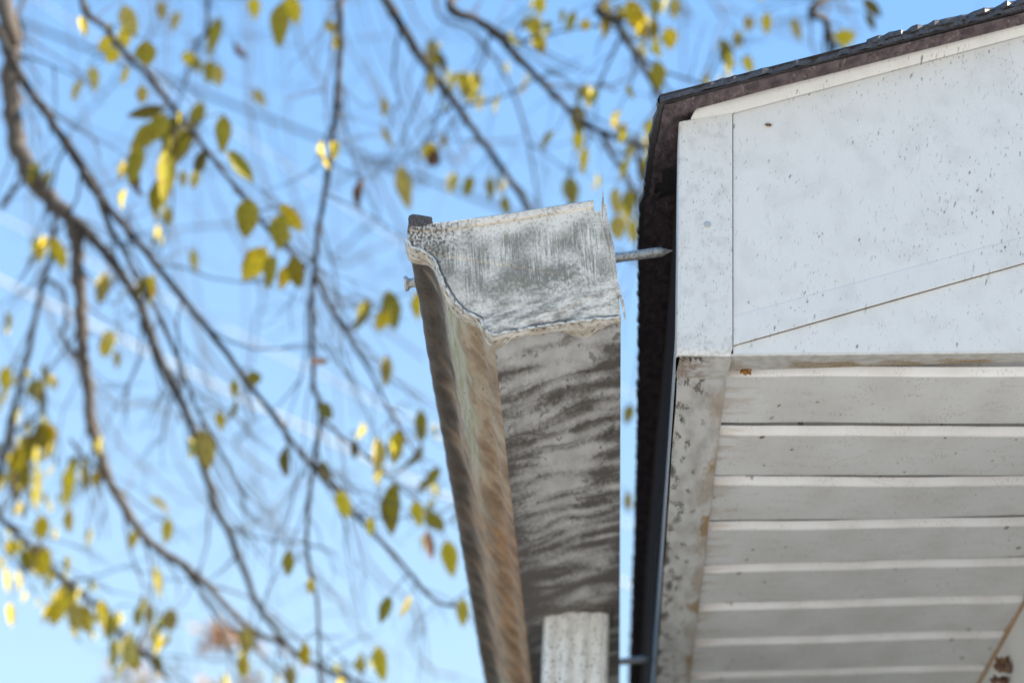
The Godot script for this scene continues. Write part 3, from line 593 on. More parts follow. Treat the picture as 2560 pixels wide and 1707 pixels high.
# a tube through points, r for each
func tube(st: SurfaceTool, pts: Array, rad: Array, sides := 7, close := true) -> void:
	var rings := []
	var up := Vector3(0.31, 0.2, 0.93)
	var run := 0.0
	for i in pts.size():
		var a: Vector3 = pts[maxi(i - 1, 0)]
		var b: Vector3 = pts[mini(i + 1, pts.size() - 1)]
		var t := (b - a).normalized()
		if absf(t.dot(up)) > 0.95:
			up = Vector3(0.9, 0.1, -0.3)
		var x := t.cross(up).normalized()
		var y := x.cross(t).normalized()
		up = y
		if i > 0:
			run += (pts[i] - pts[i - 1]).length()
		var ring := []
		for s in sides + 1:
			var w := TAU * s / sides
			ring.append([pts[i] + (x * cos(w) + y * sin(w)) * rad[i], Vector2(float(s) / sides, run)])
		rings.append(ring)
	for i in pts.size() - 1:
		for s in sides:
			var p = rings[i][s]
			var q = rings[i][s + 1]
			var u = rings[i + 1][s + 1]
			var v = rings[i + 1][s]
			quad(st, p[0], v[0], u[0], q[0], p[1], v[1], u[1], q[1], 0)
	if close:
		for e in [0, pts.size() - 1]:
			for s in sides:
				tri(st, pts[e], rings[e][s][0], rings[e][s + 1][0], Vector2.ZERO, Vector2.ZERO, Vector2.ZERO, FLAT)

# a curve through points (Catmull-Rom), n steps between each pair; points are [x, y, z, r]
func smooth_path(raw: Array, n: int, wob := 0.0) -> Array:
	var pts := []
	var rad := []
	for i in raw.size() - 1:
		var p0 = raw[maxi(i - 1, 0)]
		var p1 = raw[i]
		var p2 = raw[i + 1]
		var p3 = raw[mini(i + 2, raw.size() - 1)]
		for k in n + (1 if i == raw.size() - 2 else 0):
			var t := float(k) / n
			var v := []
			for c in 4:
				v.append(0.5 * (2.0 * p1[c] + (p2[c] - p0[c]) * t + (2.0 * p0[c] - 5.0 * p1[c] + 4.0 * p2[c] - p3[c]) * t * t + (3.0 * p1[c] - p0[c] - 3.0 * p2[c] + p3[c]) * t * t * t))
			var r: float = maxf(v[3], 0.0004)
			pts.append(Vector3(v[0], v[1], v[2]) + Vector3(rng.randf_range(-1, 1), rng.randf_range(-1, 1), rng.randf_range(-1, 1)) * wob * r)
			rad.append(r * rng.randf_range(0.92, 1.1))
	return [pts, rad]

# a plate with the outline of a polygon in x and y; front_z(x, y) gives its front, t its thickness
func plate(st: SurfaceTool, poly: PackedVector2Array, front_z: Callable, t: float, uv: Callable) -> void:
	var idx := Geometry2D.triangulate_polygon(poly)
	for i in range(0, idx.size(), 3):
		var f := []
		for k in 3:
			f.append(poly[idx[i + k]])
		var area: float = (f[1] - f[0]).cross(f[2] - f[0])
		if area > 0.0:
			f = [f[0], f[2], f[1]]
		var a := []
		for p in f:
			a.append(Vector3(p.x, p.y, front_z.call(p.x, p.y)))
		tri(st, a[0], a[1], a[2], uv.call(f[0].x, f[0].y), uv.call(f[1].x, f[1].y), uv.call(f[2].x, f[2].y), FLAT)
		var d := Vector3(0, 0, t)
		tri(st, a[0] - d, a[2] - d, a[1] - d, uv.call(f[0].x, f[0].y), uv.call(f[2].x, f[2].y), uv.call(f[1].x, f[1].y), FLAT)
	for i in poly.size():
		var p := poly[i]
		var q := poly[(i + 1) % poly.size()]
		var a := Vector3(p.x, p.y, front_z.call(p.x, p.y))
		var b := Vector3(q.x, q.y, front_z.call(q.x, q.y))
		var d := Vector3(0, 0, t)
		quad(st, a, b, b - d, a - d, uv.call(p.x, p.y), uv.call(q.x, q.y), uv.call(q.x, q.y), uv.call(p.x, p.y), FLAT)

# a sheet over a grid of points [[Vector3, Vector2], ...] per row
func sheet(st: SurfaceTool, rows: Array, g := 0) -> void:
	for i in rows.size() - 1:
		for j in rows[i].size() - 1:
			var a = rows[i][j]
			var b = rows[i][j + 1]
			var c = rows[i + 1][j + 1]
			var d = rows[i + 1][j]
			quad(st, a[0], b[0], c[0], d[0], a[1], b[1], c[1], d[1], g)

# ---------------------------------------------------------------- colour
func lin(r: float, g: float, b: float) -> Color:
	return Color(r, g, b).linear_to_srgb()

func mat(c: Color, rough := 0.6, metal := 0.0, spec := 0.5) -> StandardMaterial3D:
	var m := StandardMaterial3D.new()
	m.albedo_color = c
	m.roughness = rough
	m.metallic = metal
	m.metallic_specular = spec
	m.cull_mode = BaseMaterial3D.CULL_DISABLED
	return m

# a picture computed from f(x in mm or 0..1, y) -> linear Color
func paint(w: int, h: int, f: Callable) -> Image:
	var bytes := PackedByteArray()
	bytes.resize(w * h * 3)
	var i := 0
	for y in h:
		for x in w:
			var c: Color = f.call((x + 0.5) / w, (y + 0.5) / h)
			bytes[i] = int(255.0 * clampf(pow(maxf(c.r, 0.0), 0.4545), 0.0, 1.0))
			bytes[i + 1] = int(255.0 * clampf(pow(maxf(c.g, 0.0), 0.4545), 0.0, 1.0))
			bytes[i + 2] = int(255.0 * clampf(pow(maxf(c.b, 0.0), 0.4545), 0.0, 1.0))
			i += 3
	return Image.create_from_data(w, h, false, Image.FORMAT_RGB8, bytes)

# a stroke of dirt laid on a picture: centre and size in pixels, a = angle, k = strength
func stroke(im: Image, cx: float, cy: float, len: float, wid: float, a: float, col: Color, k: float, tail := 0.0) -> void:
	var ca := cos(a)
	var sa := sin(a)
	var r := int(maxf(len, wid)) + 2
	for y in range(maxi(int(cy) - r, 0), mini(int(cy) + r + 1, im.get_height())):
		for x in range(maxi(int(cx) - r, 0), mini(int(cx) + r + 1, im.get_width())):
			var dx := x - cx
			var dy := y - cy
			var u := (dx * sa + dy * ca) / len
			var w := wid * (1.0 - tail * clampf(u * 0.5 + 0.5, 0.0, 1.0))
			var v := (dx * ca - dy * sa) / maxf(w, 0.3)
			var e := u * u + v * v + 0.5 * noise.get_noise_2d(x * 6.0, y * 6.0)
			if e < 1.0:
				var o := im.get_pixel(x, y)
				im.set_pixel(x, y, o.lerp(col, k * clampf((1.0 - e) * 2.5, 0.0, 1.0)))

func skin(m: StandardMaterial3D, im: Image) -> StandardMaterial3D:
	im.generate_mipmaps()
	m.albedo_texture = ImageTexture.create_from_image(im)
	m.albedo_color = Color.WHITE
	return m

func nz(x: float, y: float) -> float:
	return noise.get_noise_2d(x, y)

func sm(a: float, b: float, x: float) -> float:
	return smoothstep(a, b, x)

func mixc(a: Color, b: Color, t: float) -> Color:
	return a.lerp(b, clampf(t, 0.0, 1.0))

# height of the underside of the roofing over x, and of the soffit
func roof_y(x: float) -> float:
	return 2.4978 + 0.316 * (x - 0.0149)

const SOFFIT := 2.319
const WALL_X := 0.300

# ---------------------------------------------------------------- scene
func _ready() -> void:
	rng.seed = 11
	noise.seed = 3
	noise.noise_type = FastNoiseLite.TYPE_SIMPLEX
	noise.frequency = 1.0
	noise.fractal_type = FastNoiseLite.FRACTAL_FBM
	noise.fractal_octaves = 3
	noise_b.seed = 9
	noise_b.noise_type = FastNoiseLite.TYPE_SIMPLEX
	noise_b.frequency = 1.0
	noise_b.fractal_type = FastNoiseLite.FRACTAL_NONE

	# camera
	var cam := Camera3D.new()
	cam.name = "camera"
	cam.transform = Transform3D(Basis(Vector3(0.998296, 0.041677, -0.040855), Vector3(-0.020911, 0.908986, 0.416301), Vector3(0.054486, -0.414737, 0.908308)), Vector3(-0.0305, 1.75, 1.257))
	var lens := CameraAttributesPhysical.new()
	lens.frustum_focal_length = 76.58
	lens.frustum_focus_distance = 1.43
	lens.frustum_near = 0.05
	lens.frustum_far = 900.0
	lens.exposure_aperture = 6.7
	cam.attributes = lens
	cam.fov = 17.81
	cam.near = 0.05
	cam.far = 900.0
	add_child(cam)
	cam.make_current()

	# sky, exposure
	var world := WorldEnvironment.new()
	world.name = "daylight"
	var env := Environment.new()
	env.background_mode = Environment.BG_SKY
	var sky_mat := ProceduralSkyMaterial.new()
	sky_mat.sky_top_color = lin(0.044, 0.145, 0.335)
	sky_mat.sky_horizon_color = lin(0.325, 0.412, 0.425)
	sky_mat.sky_curve = 0.28
	sky_mat.ground_bottom_color = lin(0.10, 0.09, 0.07)
	sky_mat.ground_horizon_color = lin(0.22, 0.21, 0.19)
	sky_mat.sun_angle_max = 12.0
	var sky := Sky.new()
	sky.sky_material = sky_mat
	env.sky = sky
	env.background_energy_multiplier = 1.0
	env.tonemap_mode = Environment.TONE_MAPPER_LINEAR
	env.tonemap_exposure = 3.1
	env.sdfgi_enabled = true
	env.ssao_enabled = true
	env.ssil_enabled = true
	world.environment = env
	add_child(world)

	# sun: from the right, a little behind the house
	var sun := DirectionalLight3D.new()
	sun.name = "sun"
	sun.light_energy = 1.6
	sun.light_color = Color(1.0, 0.965, 0.905)
	sun.light_angular_distance = 0.5
	sun.shadow_enabled = true
	add_child(sun)
	sun.look_at_from_position(Vector3(0.80, 0.57, -0.10) * 20.0, Vector3.ZERO)

	build_ground()
	build_house()
	build_gutter()
	build_spikes()
	build_scraps()
	build_tree()
	build_far_trees()
	build_wires()

# ---------------------------------------------------------------- ground
func build_ground() -> void:
	var g := mat(Color.WHITE, 0.95)
	skin(g, paint(256, 256, func(u: float, v: float):
		var a := 0.5 + 0.5 * nz(u * 9.0, v * 9.0)
		return mixc(Color(0.07, 0.075, 0.04), Color(0.15, 0.13, 0.085), a)))
	g.uv1_scale = Vector3(60, 60, 1)
	var pm := PlaneMesh.new()
	pm.size = Vector2(1200, 1200)
	structure("ground", pm, g)
	var c := mat(Color.WHITE, 0.9)
	skin(c, paint(256, 256, func(u: float, v: float):
		var a := 0.5 + 0.5 * nz(u * 14.0, v * 14.0)
		return mixc(Color(0.50, 0.48, 0.45), Color(0.62, 0.60, 0.57), a)))
	c.uv1_scale = Vector3(6, 4, 1)
	var st := new_st()
	box(st, Vector3(-12.0, -0.1, 0.95), Vector3(14.0, 0.05, 14.0))
	structure("added_bounce_slab", done(st, false), c)  # unseen pale slab, added to bounce sunlight up onto the eave

# ---------------------------------------------------------------- house
func white_paint(seed_k: int, x0: float, y0: float, w: float, h: float) -> Image:
	# dirt-specked white enamel: soft grey film in patches, drips and fly specks
	var im := paint(640, 640, func(u: float, v: float):
		var x: float = x0 + u * w
		var y: float = y0 - v * h
		var film := 0.5 + 0.5 * nz(x * 26.0 + seed_k, y * 26.0)
		var grain := noise_b.get_noise_2d(x * 900.0, y * 420.0) * 0.5 + noise_b.get_noise_2d(x * 1700.0, y * 1700.0) * 0.5
		var d := 0.05 + 0.10 * sm(0.4, 0.9, film) + 0.22 * sm(0.15, 0.9, grain) * sm(0.35, 0.8, 0.5 + 0.5 * nz(x * 60.0, y * 30.0)) + 0.05 * noise_b.get_noise_2d(x * 2600.0, y * 2600.0)
		return mixc(Color(0.69, 0.66, 0.62), Color(0.25, 0.23, 0.20), d))
	var k := 640.0 / w
	# the drips: few on the left, many on the right
	for i in 3400:
		var u := pow(rng.randf(), 0.62)
		var v := rng.randf()
		if nz(u * 5.0 + 3.0, v * 5.0) + 0.4 * rng.randf_range(-1, 1) < -0.05 + 0.25 * (1.0 - u):
			continue
		var a := rng.randf_range(-0.55, -0.15) * (1.0 - u * 0.7)
		var big := rng.randf() < 0.09
		var wid := (rng.randf_range(0.0005, 0.0011) if big else rng.randf_range(0.00022, 0.0005)) * k
		var len := wid * (rng.randf_range(1.6, 4.0) if rng.randf() < 0.65 else 1.1)
		stroke(im, u * 640.0, v * 640.0, len, wid, a, lin(0.09, 0.085, 0.07), rng.randf_range(0.12, 0.75) if big else rng.randf_range(0.15, 0.6), 0.7)
	for i in 1100:
		var u := rng.randf()
		var v := rng.randf()
		stroke(im, u * 640.0, v * 640.0, rng.randf_range(0.0006, 0.0035) * k, 0.00022 * k, rng.randf_range(-0.4, 0.3), lin(0.2, 0.18, 0.15), rng.randf_range(0.08, 0.4))
	return im

func build_house() -> void:
	house = thing("house", "low house corner with white metal eave and dark shingle roof beside loose gutter", "house", Vector3(3.3, 0, -3.5))
	# materials
	var face := mat(Color.WHITE, 0.42)
	skin(face, white_paint(0, -0.01, 2.60, 0.30, 0.30))
	var face_uv := func(x, y): return Vector2((x + 0.01) / 0.30, (2.60 - y) / 0.30)
	var trim_im := paint(320, 800, func(u: float, v: float):
		# u across the corner cap, v down it
		var film := 0.5 + 0.5 * nz(u * 2.2, v * 9.0)
		var grain := noise_b.get_noise_2d(u * 70.0, v * 260.0)
		var d := 0.10 + 0.16 * sm(0.45, 0.95, film) + 0.2 * sm(0.3, 0.9, grain) * sm(0.35, 0.8, 0.5 + 0.5 * nz(u * 7.0, v * 22.0))
		var c := mixc(Color(0.70, 0.67, 0.63), Color(0.2, 0.18, 0.155), d)
		# rot-brown grime where the bottom edge holds water
		var low := sm(0.90, 1.0, v + 0.05 * nz(u * 6.0, v * 30.0))
		var spot := sm(0.05, 0.45, nz(u * 9.0, v * 50.0) + 0.25 * low)
		return mixc(c, Color(0.30, 0.25, 0.18), low * spot * 0.35))
	for i in 420:
		stroke(trim_im, rng.randf() * 320, rng.randf() * 800, rng.randf_range(1.5, 5), rng.randf_range(1.0, 2.6), rng.randf_range(-0.5, 0.5), lin(0.1, 0.09, 0.075), rng.randf_range(0.15, 0.7))
	var cap_m := mat(Color.WHITE, 0.45)
	skin(cap_m, trim_im)

	# walls
	var wall_m := mat(Color.WHITE, 0.9)
	skin(wall_m, paint(256, 256, func(u: float, v: float):
		return mixc(Color(0.30, 0.26, 0.235), Color(0.2, 0.165, 0.14), 0.5 + 0.7 * nz(u * 20.0, v * 20.0))))
	wall_m.uv1_triplanar = true
	wall_m.uv1_scale = Vector3(2, 2, 2)
	var st := new_st()
	box(st, Vector3(WALL_X, 0, -7.0), Vector3(WALL_X + 0.15, 2.45, -0.19))
	part("side_wall", done(st, false), wall_m, house)
	st = new_st()
	plate(st, PackedVector2Array([Vector2(WALL_X, 0), Vector2(6.3, 0), Vector2(6.3, 2.56), Vector2(3.3, 3.47), Vector2(WALL_X + 0.01, 2.56)]), func(_x, _y): return -0.04, 0.15, func(x, y): return Vector2(x, y))
	part("gable_wall", done(st, false), wall_m, house)
	st = new_st()
	plate(st, PackedVector2Array([Vector2(WALL_X, 0), Vector2(6.3, 0), Vector2(6.3, 2.56), Vector2(3.3, 3.47), Vector2(WALL_X + 0.01, 2.56)]), func(_x, _y): return -7.0, 0.15, func(x, y): return Vector2(x, y))
	part("rear_wall", done(st, false), wall_m, house)
	st = new_st()
	box(st, Vector3(6.15, 0, -7.0), Vector3(6.3, 2.5, -0.19))
	part("far_wall", done(st, false), wall_m, house)

	# gable boards: the long rake board with its folded lower edge, the return panel below it
	var s1 := func(x): return 2.3444 + 0.3256 * (x - 0.0339)
	var s2 := func(x): return 2.3241 + 0.3351 * (x - 0.0339)
	var top := func(x): return 2.493 + 0.328 * (x - 0.0322)
	st = new_st()
	var cols := [0.0343, 0.08, 0.14, 0.22, 0.30, 0.6, 1.2, 2.0, 2.9]
	var rows := []
	for x in cols:
		var r := []
		for e in [[top.call(x) + 0.006, -0.0005], [top.call(x) - 0.001, 0.0], [s1.call(x) + 0.0006, 0.0], [s1.call(x), 0.0003], [s2.call(x) + 0.0005, 0.0011], [s2.call(x), 0.0007], [s2.call(x) + 0.0003, -0.0002]]:
			r.append([Vector3(x, e[0], e[1] + 0.0004 * nz(x * 14.0, e[0] * 20.0)), face_uv.call(x, e[0])])
		rows.append(r)
	sheet(st, rows, FLAT)
	part("rake_board", done(st, false), face, house)
	st = new_st()
	plate(st, PackedVector2Array([Vector2(0.0343, 2.3183), Vector2(0.0343, 2.3241 - 0.00005), Vector2(0.36, 2.4333 - 0.00005), Vector2(0.36, 2.3285)]), func(_x, _y): return -0.0008, 0.0012, face_uv)
	part("return_panel", done(st, false), face, house)
	# underside fold of the return panel, brown with algae along its back edge
	var fold := mat(Color.WHITE, 0.5)
	skin(fold, paint(768, 96, func(u: float, v: float):
		var c := mixc(Color(0.60, 0.585, 0.56), Color(0.3, 0.27, 0.23), 0.25 + 0.4 * nz(u * 30.0, v * 3.0))
		var al := sm(0.45, 0.95, v + 0.35 * nz(u * 8.0, v * 1.5)) * sm(-0.25, 0.35, nz(u * 3.3 + 1.7, 0.0) + 0.35 * sm(0.4, 0.9, u))
		al *= 0.55 + 0.6 * noise_b.get_noise_2d(u * 220.0, v * 22.0)
		return mixc(c, Color(0.25, 0.14, 0.03), clampf(al * 1.5, 0.0, 0.95))))
	st = new_st()
	rows = []
	for i in 25:
		var x := 0.0325 + 0.33 * i / 24.0
		var y := 2.3183 + 0.0345 * (x - 0.0339)
		var zb := -0.0239 + 0.055 * (x - 0.0331)
		var u := (x - 0.0325) / 0.33
		rows.append([[Vector3(x, y + 0.0006, -0.0006), Vector2(u, 0)], [Vector3(x, y - 0.0006, -0.0016), Vector2(u, 0.05)], [Vector3(x, y - 0.0008, zb), Vector2(u, 0.97)], [Vector3(x, y + 0.014, zb - 0.0006), Vector2(u, 1)]])
	sheet(st, rows, FLAT)
	part("return_fold", done(st, false), fold, house)
	# rake trim under the shingles, leaning out at the top, with a rounded end
	st = new_st()
	rows = []
	for e in [[0.0062, 2.4872, 2.4874], [0.0085, 2.4880, 2.4925], [0.0115, 2.4885, 2.4961], [0.0150, 2.4892, 2.4984], [0.0322, 2.4925, 2.5042], [0.1075, 2.5172, 2.5285], [0.2286, 2.5569, 2.5660], [0.6, 2.679, 2.684], [1.4, 2.941, 2.937], [2.9, 3.43, 3.411]]:
		var m: float = (e[1] + e[2]) * 0.5
		rows.append([[Vector3(e[0], e[1], 0.0012), face_uv.call(e[0], e[1])], [Vector3(e[0], m, 0.0032), face_uv.call(e[0], m)], [Vector3(e[0], e[2], 0.0045), face_uv.call(e[0], e[2])], [Vector3(e[0], e[2] + 0.002, -0.01), face_uv.call(e[0], e[2])]])
	sheet(st, rows, 0)
	part("rake_trim", done(st), face, house)

	# corner cap: front, left side and underside bent from one piece
	st = new_st()
	var zc := 0.0016
	var ring := [[-0.0018, -0.034], [-0.0018, -0.001], [-0.0011, 0.0009], [0.0009, zc], [0.0337, zc], [0.0337, -0.001]]
	rows = []
	var ups := [[2.3165, 0.0], [2.3166, 0.0], [2.3190, 1.0], [2.3217, 1.0], [2.36, 1.0], [2.40, 1.0], [2.44, 1.0], [2.4862, 1.0]]
	for k in ups.size():
		var r := []
		for i in ring.size():
			var x: float = ring[i][0]
			var z: float = ring[i][1]
			var y: float = ups[k][0]
			if k == ups.size() - 1:
				y += 0.2 * maxf(x, 0.0)
			if k < 3:
				x = 0.0009 + (x - 0.0009) * 0.97
				z -= [0.0030, 0.0012, 0.0004][k] if z > -0.02 else 0.0
			r.append([Vector3(x, y, z), Vector2(clampf((x + 0.002) / 0.036 + (0.02 if i > 2 else -0.02), 0.0, 1.0), 1.0 - (y - 2.315) / 0.18)])
		rows.append(r)
	sheet(st, rows, FLAT)
	var corner := part("corner_cap", done(st, false), cap_m, house)
	corner.set_meta("label", "specked white corner cap with a grimy bent bottom edge")
	# its underside
	st = new_st()
	rows = []
	for e in [[-0.0015, -0.033], [0.008, -0.0345], [0.02, -0.0355], [0.0312, -0.036]]:
		var f := []
		for k in 4:
			var t := k / 3.0
			f.append([Vector3(e[0] + 0.0022 * (1.0 - t), 2.3163 - 0.0009 * sin(t * PI), lerpf(-0.0012, e[1], t)), Vector2((e[0] + 0.0015) / 0.036, t)])
		rows.append(f)
	sheet(st, rows, 0)
	var under_im := paint(256, 256, func(u: float, v: float):
		var c := mixc(Color(0.64, 0.63, 0.61), Color(0.42, 0.39, 0.35), 0.3 + 0.5 * nz(u * 3.0, v * 3.0))
		var rot := sm(0.55, 0.08, u + 0.25 * noise_b.get_noise_2d(u * 4.0, v * 4.0))
		c = mixc(c, Color(0.24, 0.15, 0.095), rot * (0.65 + 0.5 * nz(u * 14.0, v * 14.0)))
		var black := sm(0.30, 0.05, v + 0.15 * nz(u * 7.0, 4.0)) * sm(0.62, 0.3, u)
		c = mixc(c, Color(0.045, 0.038, 0.03), black * sm(-0.25, 0.2, nz(u * 9.0, v * 9.0)))
		return c)
	var under_m := mat(Color.WHITE, 0.5)
	skin(under_m, under_im)
	part("cap_underside", done(st), under_m, corner)
	st = new_st()
	tube(st, [Vector3(0.0174, 2.4092, 0.0006), Vector3(0.0174, 2.4092, 0.0024), Vector3(0.0174, 2.4092, 0.0026)], [0.0022, 0.0022, 0.0017], 14)
	part("nail_head", done(st), mat(lin(0.42, 0.42, 0.41), 0.5, 0.2), corner)

	# soffit trim along the eave, stained orange at its inner edge and black at its outer edge
	var tr := mat(Color.WHITE, 0.5)
	skin(tr, paint(160, 1100, func(u: float, v: float):
		var m: float = v * 800.0
		var c := mixc(Color(0.66, 0.655, 0.645), Color(0.47, 0.45, 0.43), 0.28 + 0.5 * noise_b.get_noise_2d(u * 2.0, m * 0.02) + 0.3 * nz(u * 5.0, m * 0.05))
		var orange := sm(0.72, 1.05, u + 0.20 * noise_b.get_noise_2d(u * 1.5, m * 0.014) + 0.14 * nz(u * 8.0, m * 0.06)) * (0.45 + 0.7 * sm(-0.3, 0.5, noise_b.get_noise_2d(3.0, m * 0.011)))
		c = mixc(c, Color(0.34, 0.20, 0.07), clampf(orange, 0.0, 0.85))
		var mold := sm(0.30, 0.0, u + 0.22 * noise_b.get_noise_2d(u * 2.0, m * 0.02)) * sm(0.1, 0.6, noise_b.get_noise_2d(u * 2.0, m * 0.016) + 0.5 * nz(u * 15.0, m * 0.14))
		c = mixc(c, Color(0.05, 0.04, 0.035), mold * 0.9)
		var blot := sm(0.68, 0.85, noise_b.get_noise_2d(u * 2.2 + 7.0, m * 0.025) + 0.4 * nz(u * 15.0, m * 0.15)) * sm(0.75, 0.5, u)
		return mixc(c, Color(0.12, 0.09, 0.065), blot * 0.8)))
	st = new_st()
	rows = []
	for i in 61:
		var z := -0.0325 - 6.9 * pow(i / 60.0, 1.6)
		var w := 0.0005 * nz(z * 9.0, 1.0)
		var v := (-z - 0.03) / 0.8
		rows.append([[Vector3(0.0002, SOFFIT + 0.008, z), Vector2(0, v)], [Vector3(0.0002 + w, SOFFIT - 0.0012, z), Vector2(0.02, v)], [Vector3(0.0010, SOFFIT - 0.0019 + w, z), Vector2(0.06, v)], [Vector3(0.0312, SOFFIT - 0.0017 + w, z), Vector2(0.96, v)], [Vector3(0.0318, SOFFIT - 0.0006, z), Vector2(1, v)], [Vector3(0.0318, SOFFIT + 0.011, z), Vector2(1, v)]])
	sheet(st, rows, FLAT)
	part("soffit_trim", done(st, false), tr, house).set_meta("label", "underside trim strip stained orange along one edge")

	# fascia metal and the board above it
	var fas := mat(lin(0.58, 0.58, 0.58), 0.45)
	st = new_st()
	rows = []
	for i in 25:
		var z := -0.0325 - 6.9 * i / 24.0
		var lean := -0.0095 * sm(-0.1, -0.9, z)
		rows.append([[Vector3(-0.0012, SOFFIT - 0.0012, z), Vector2(0, 0)], [Vector3(-0.0012 + lean * 0.15, 2.357, z), Vector2(1, 0)], [Vector3(-0.0004 + lean * 0.15, 2.358, z), Vector2(1, 0)]])
	sheet(st, rows, FLAT)
	part("fascia", done(st, false), fas, house)
	var wood := mat(Color.WHITE, 1.0, 0.0, 0.05)
	skin(wood, paint(256, 64, func(u: float, v: float):
		return mixc(Color(0.17, 0.12, 0.085), Color(0.06, 0.045, 0.036), 0.5 + 0.8 * nz(u * 40.0, v * 5.0))))
	st = new_st()
	rows = []
	for i in 25:
		var z := -0.036 - 6.9 * i / 24.0
		var lean := -0.0095 * sm(-0.1, -0.9, z) - 0.004 * sm(-0.15, -0.5, z)
		rows.append([[Vector3(lean * 0.15, 2.355, z), Vector2(i * 0.7, 0)], [Vector3(lean * 0.45, 2.392, z), Vector2(i * 0.7, 1)], [Vector3(0.02, 2.393, z), Vector2(i * 0.7, 0.2)]])
	sheet(st, rows, FLAT)
	part("sub_fascia", done(st, false), wood, house)
	st = new_st()
	rows = []
	for i in 25:
		var z := -0.036 - 6.9 * i / 24.0
		var lean := -0.0095 * sm(-0.1, -0.9, z)
		rows.append([[Vector3(lean * 0.45 + 0.002, 2.391, z), Vector2.ZERO], [Vector3(lean - 0.001, 2.4905, z), Vector2.ZERO], [Vector3(0.02, 2.491, z), Vector2.ZERO]])
	sheet(st, rows, FLAT)
	part("eave_board", done(st, false), mat(lin(0.045, 0.035, 0.034), 1.0, 0.0, 0.05), house)

	build_soffit()
	build_roof()

func build_soffit() -> void:
	# double-lap panels: a ramp facing the gable side, then a wide flat, ending at the next groove
	var groups := []
	for s in 3:
		var m := mat(Color.WHITE, 0.5)
		var im := paint(420, 170, func(u: float, v: float):
			var c := mixc(Color(0.77, 0.77, 0.77), Color(0.68, 0.665, 0.65), 0.35 + 0.5 * noise_b.get_noise_2d(u * 5.0 + s * 7.0, v * 0.8) + 0.22 * nz(u * 34.0, v * 5.0 + s))
			var dust := sm(0.25, 0.8, noise_b.get_noise_2d(u * 120.0 + s * 9.0, v * 16.0)) * sm(0.0, 0.5, nz(u * 8.0, v * 5.0 + s))
			c = mixc(c, Color(0.36, 0.31, 0.27), dust * 0.35)
			var end_stain := sm(0.09, 0.0, u + 0.05 * nz(u * 9.0, v * 7.0)) * sm(-0.1, 0.4, nz(v * 4.0, s * 3.0))
			return mixc(c, Color(0.40, 0.28, 0.16), end_stain * 0.4))
		for i in 14:
			var big := rng.randf() < 0.2
			var sw := rng.randf_range(0.8, 1.6) * (2.0 if big else 1.0)
			stroke(im, rng.randf() * 420, rng.randf() * 170, sw * rng.randf_range(1.8, 3.2), sw, rng.randf_range(-0.3, 0.3), lin(0.12, 0.085, 0.05), rng.randf_range(0.3, 0.85))
		for i in 4:
			var x := rng.randf() * 420
			var y := rng.randf() * 170
			var a := rng.randf() * 3.0
			for k in 6:
				stroke(im, x, y, 5, 0.8, a, lin(0.25, 0.22, 0.18), 0.3)
				x += sin(a) * 9.0
				y += cos(a) * 9.0
				a += rng.randf_range(-0.6, 0.6)
		groups.append(skin(m, im))
	var lines := [[-0.0246, 0.055], [-0.1153, 0.051], [-0.2136, 0.067], [-0.3109, 0.125], [-0.4140, 0.165], [-0.5155, 0.186], [-0.6185, 0.205], [-0.7252, 0.215]]
	while lines.size() < 62:
		lines.append([lines[-1][0] - 0.1045, 0.215])
	for i in lines.size() - 1:
		var st := new_st()
		var a = lines[i]
		var b = lines[i + 1]
		var rows := []
		for k in 13:
			var x := 0.031 + 0.268 * k / 12.0
			var za: float = a[0] + a[1] * (x - 0.0325)
			var zb: float = b[0] + b[1] * (x - 0.0325)
			var y := SOFFIT + 0.0009 * nz(x * 6.0, i * 1.7)
			var u := k / 12.0
			var len := 0.0212 if i > 0 else 0.012
			rows.append([
				[Vector3(x, y + 0.0180, za + 0.0030), Vector2(u, 0.0)],
				[Vector3(x, y + 0.0180, za - len * 1.7), Vector2(u, 0.02)],
				[Vector3(x, y + 0.0064, za - len * 1.7), Vector2(u, 0.04)],
				[Vector3(x, y + 0.0064, za - len * 0.86), Vector2(u, 0.06)],
				[Vector3(x, y + 0.0058, za - len * 0.83), Vector2(u, 0.07)],
				[Vector3(x, y + 0.0012, za - len * 0.97), Vector2(u, 0.15)],
				[Vector3(x, y + 0.0003, za - len * 1.01), Vector2(u, 0.17)],
				[Vector3(x, y, za - len * 1.06), Vector2(u, 0.20)],
				[Vector3(x, y, lerpf(za, zb, 0.6)), Vector2(u, 0.6)],
				[Vector3(x, y, zb + 0.0012), Vector2(u, 0.98)],
				[Vector3(x, y + 0.0006, zb + 0.0004), Vector2(u, 0.99)],
				[Vector3(x, y + 0.0125, zb + 0.0006), Vector2(u, 1.0)]])
		sheet(st, rows, FLAT)
		part("soffit_panel", done(st, false), groups[i % 3], house)
	# tan bead of cracked filler where the soffit meets the wall
	var st2 := new_st()
	var pts := []
	var rad := []
	for i in 90:
		var z := -0.2 - 1.6 * i / 89.0
		pts.append(Vector3(WALL_X - 0.001 + 0.0007 * nz(z * 60.0, 0), SOFFIT - 0.001 + 0.0009 * nz(z * 80.0, 5.0), z))
		rad.append(0.0022 + 0.001 * nz(z * 140.0, 9.0))
	tube(st2, pts, rad, 6)
	part("filler_bead", done(st2), mat(lin(0.42, 0.28, 0.16), 0.9), house)
	st2 = new_st()
	bevel_box(st2, Vector3(WALL_X - 0.0006, 2.18, -6.9), Vector3(WALL_X + 0.012, SOFFIT - 0.002, -0.2), 0.001)
	part("frieze_board", done(st2, false), groups[1], house)

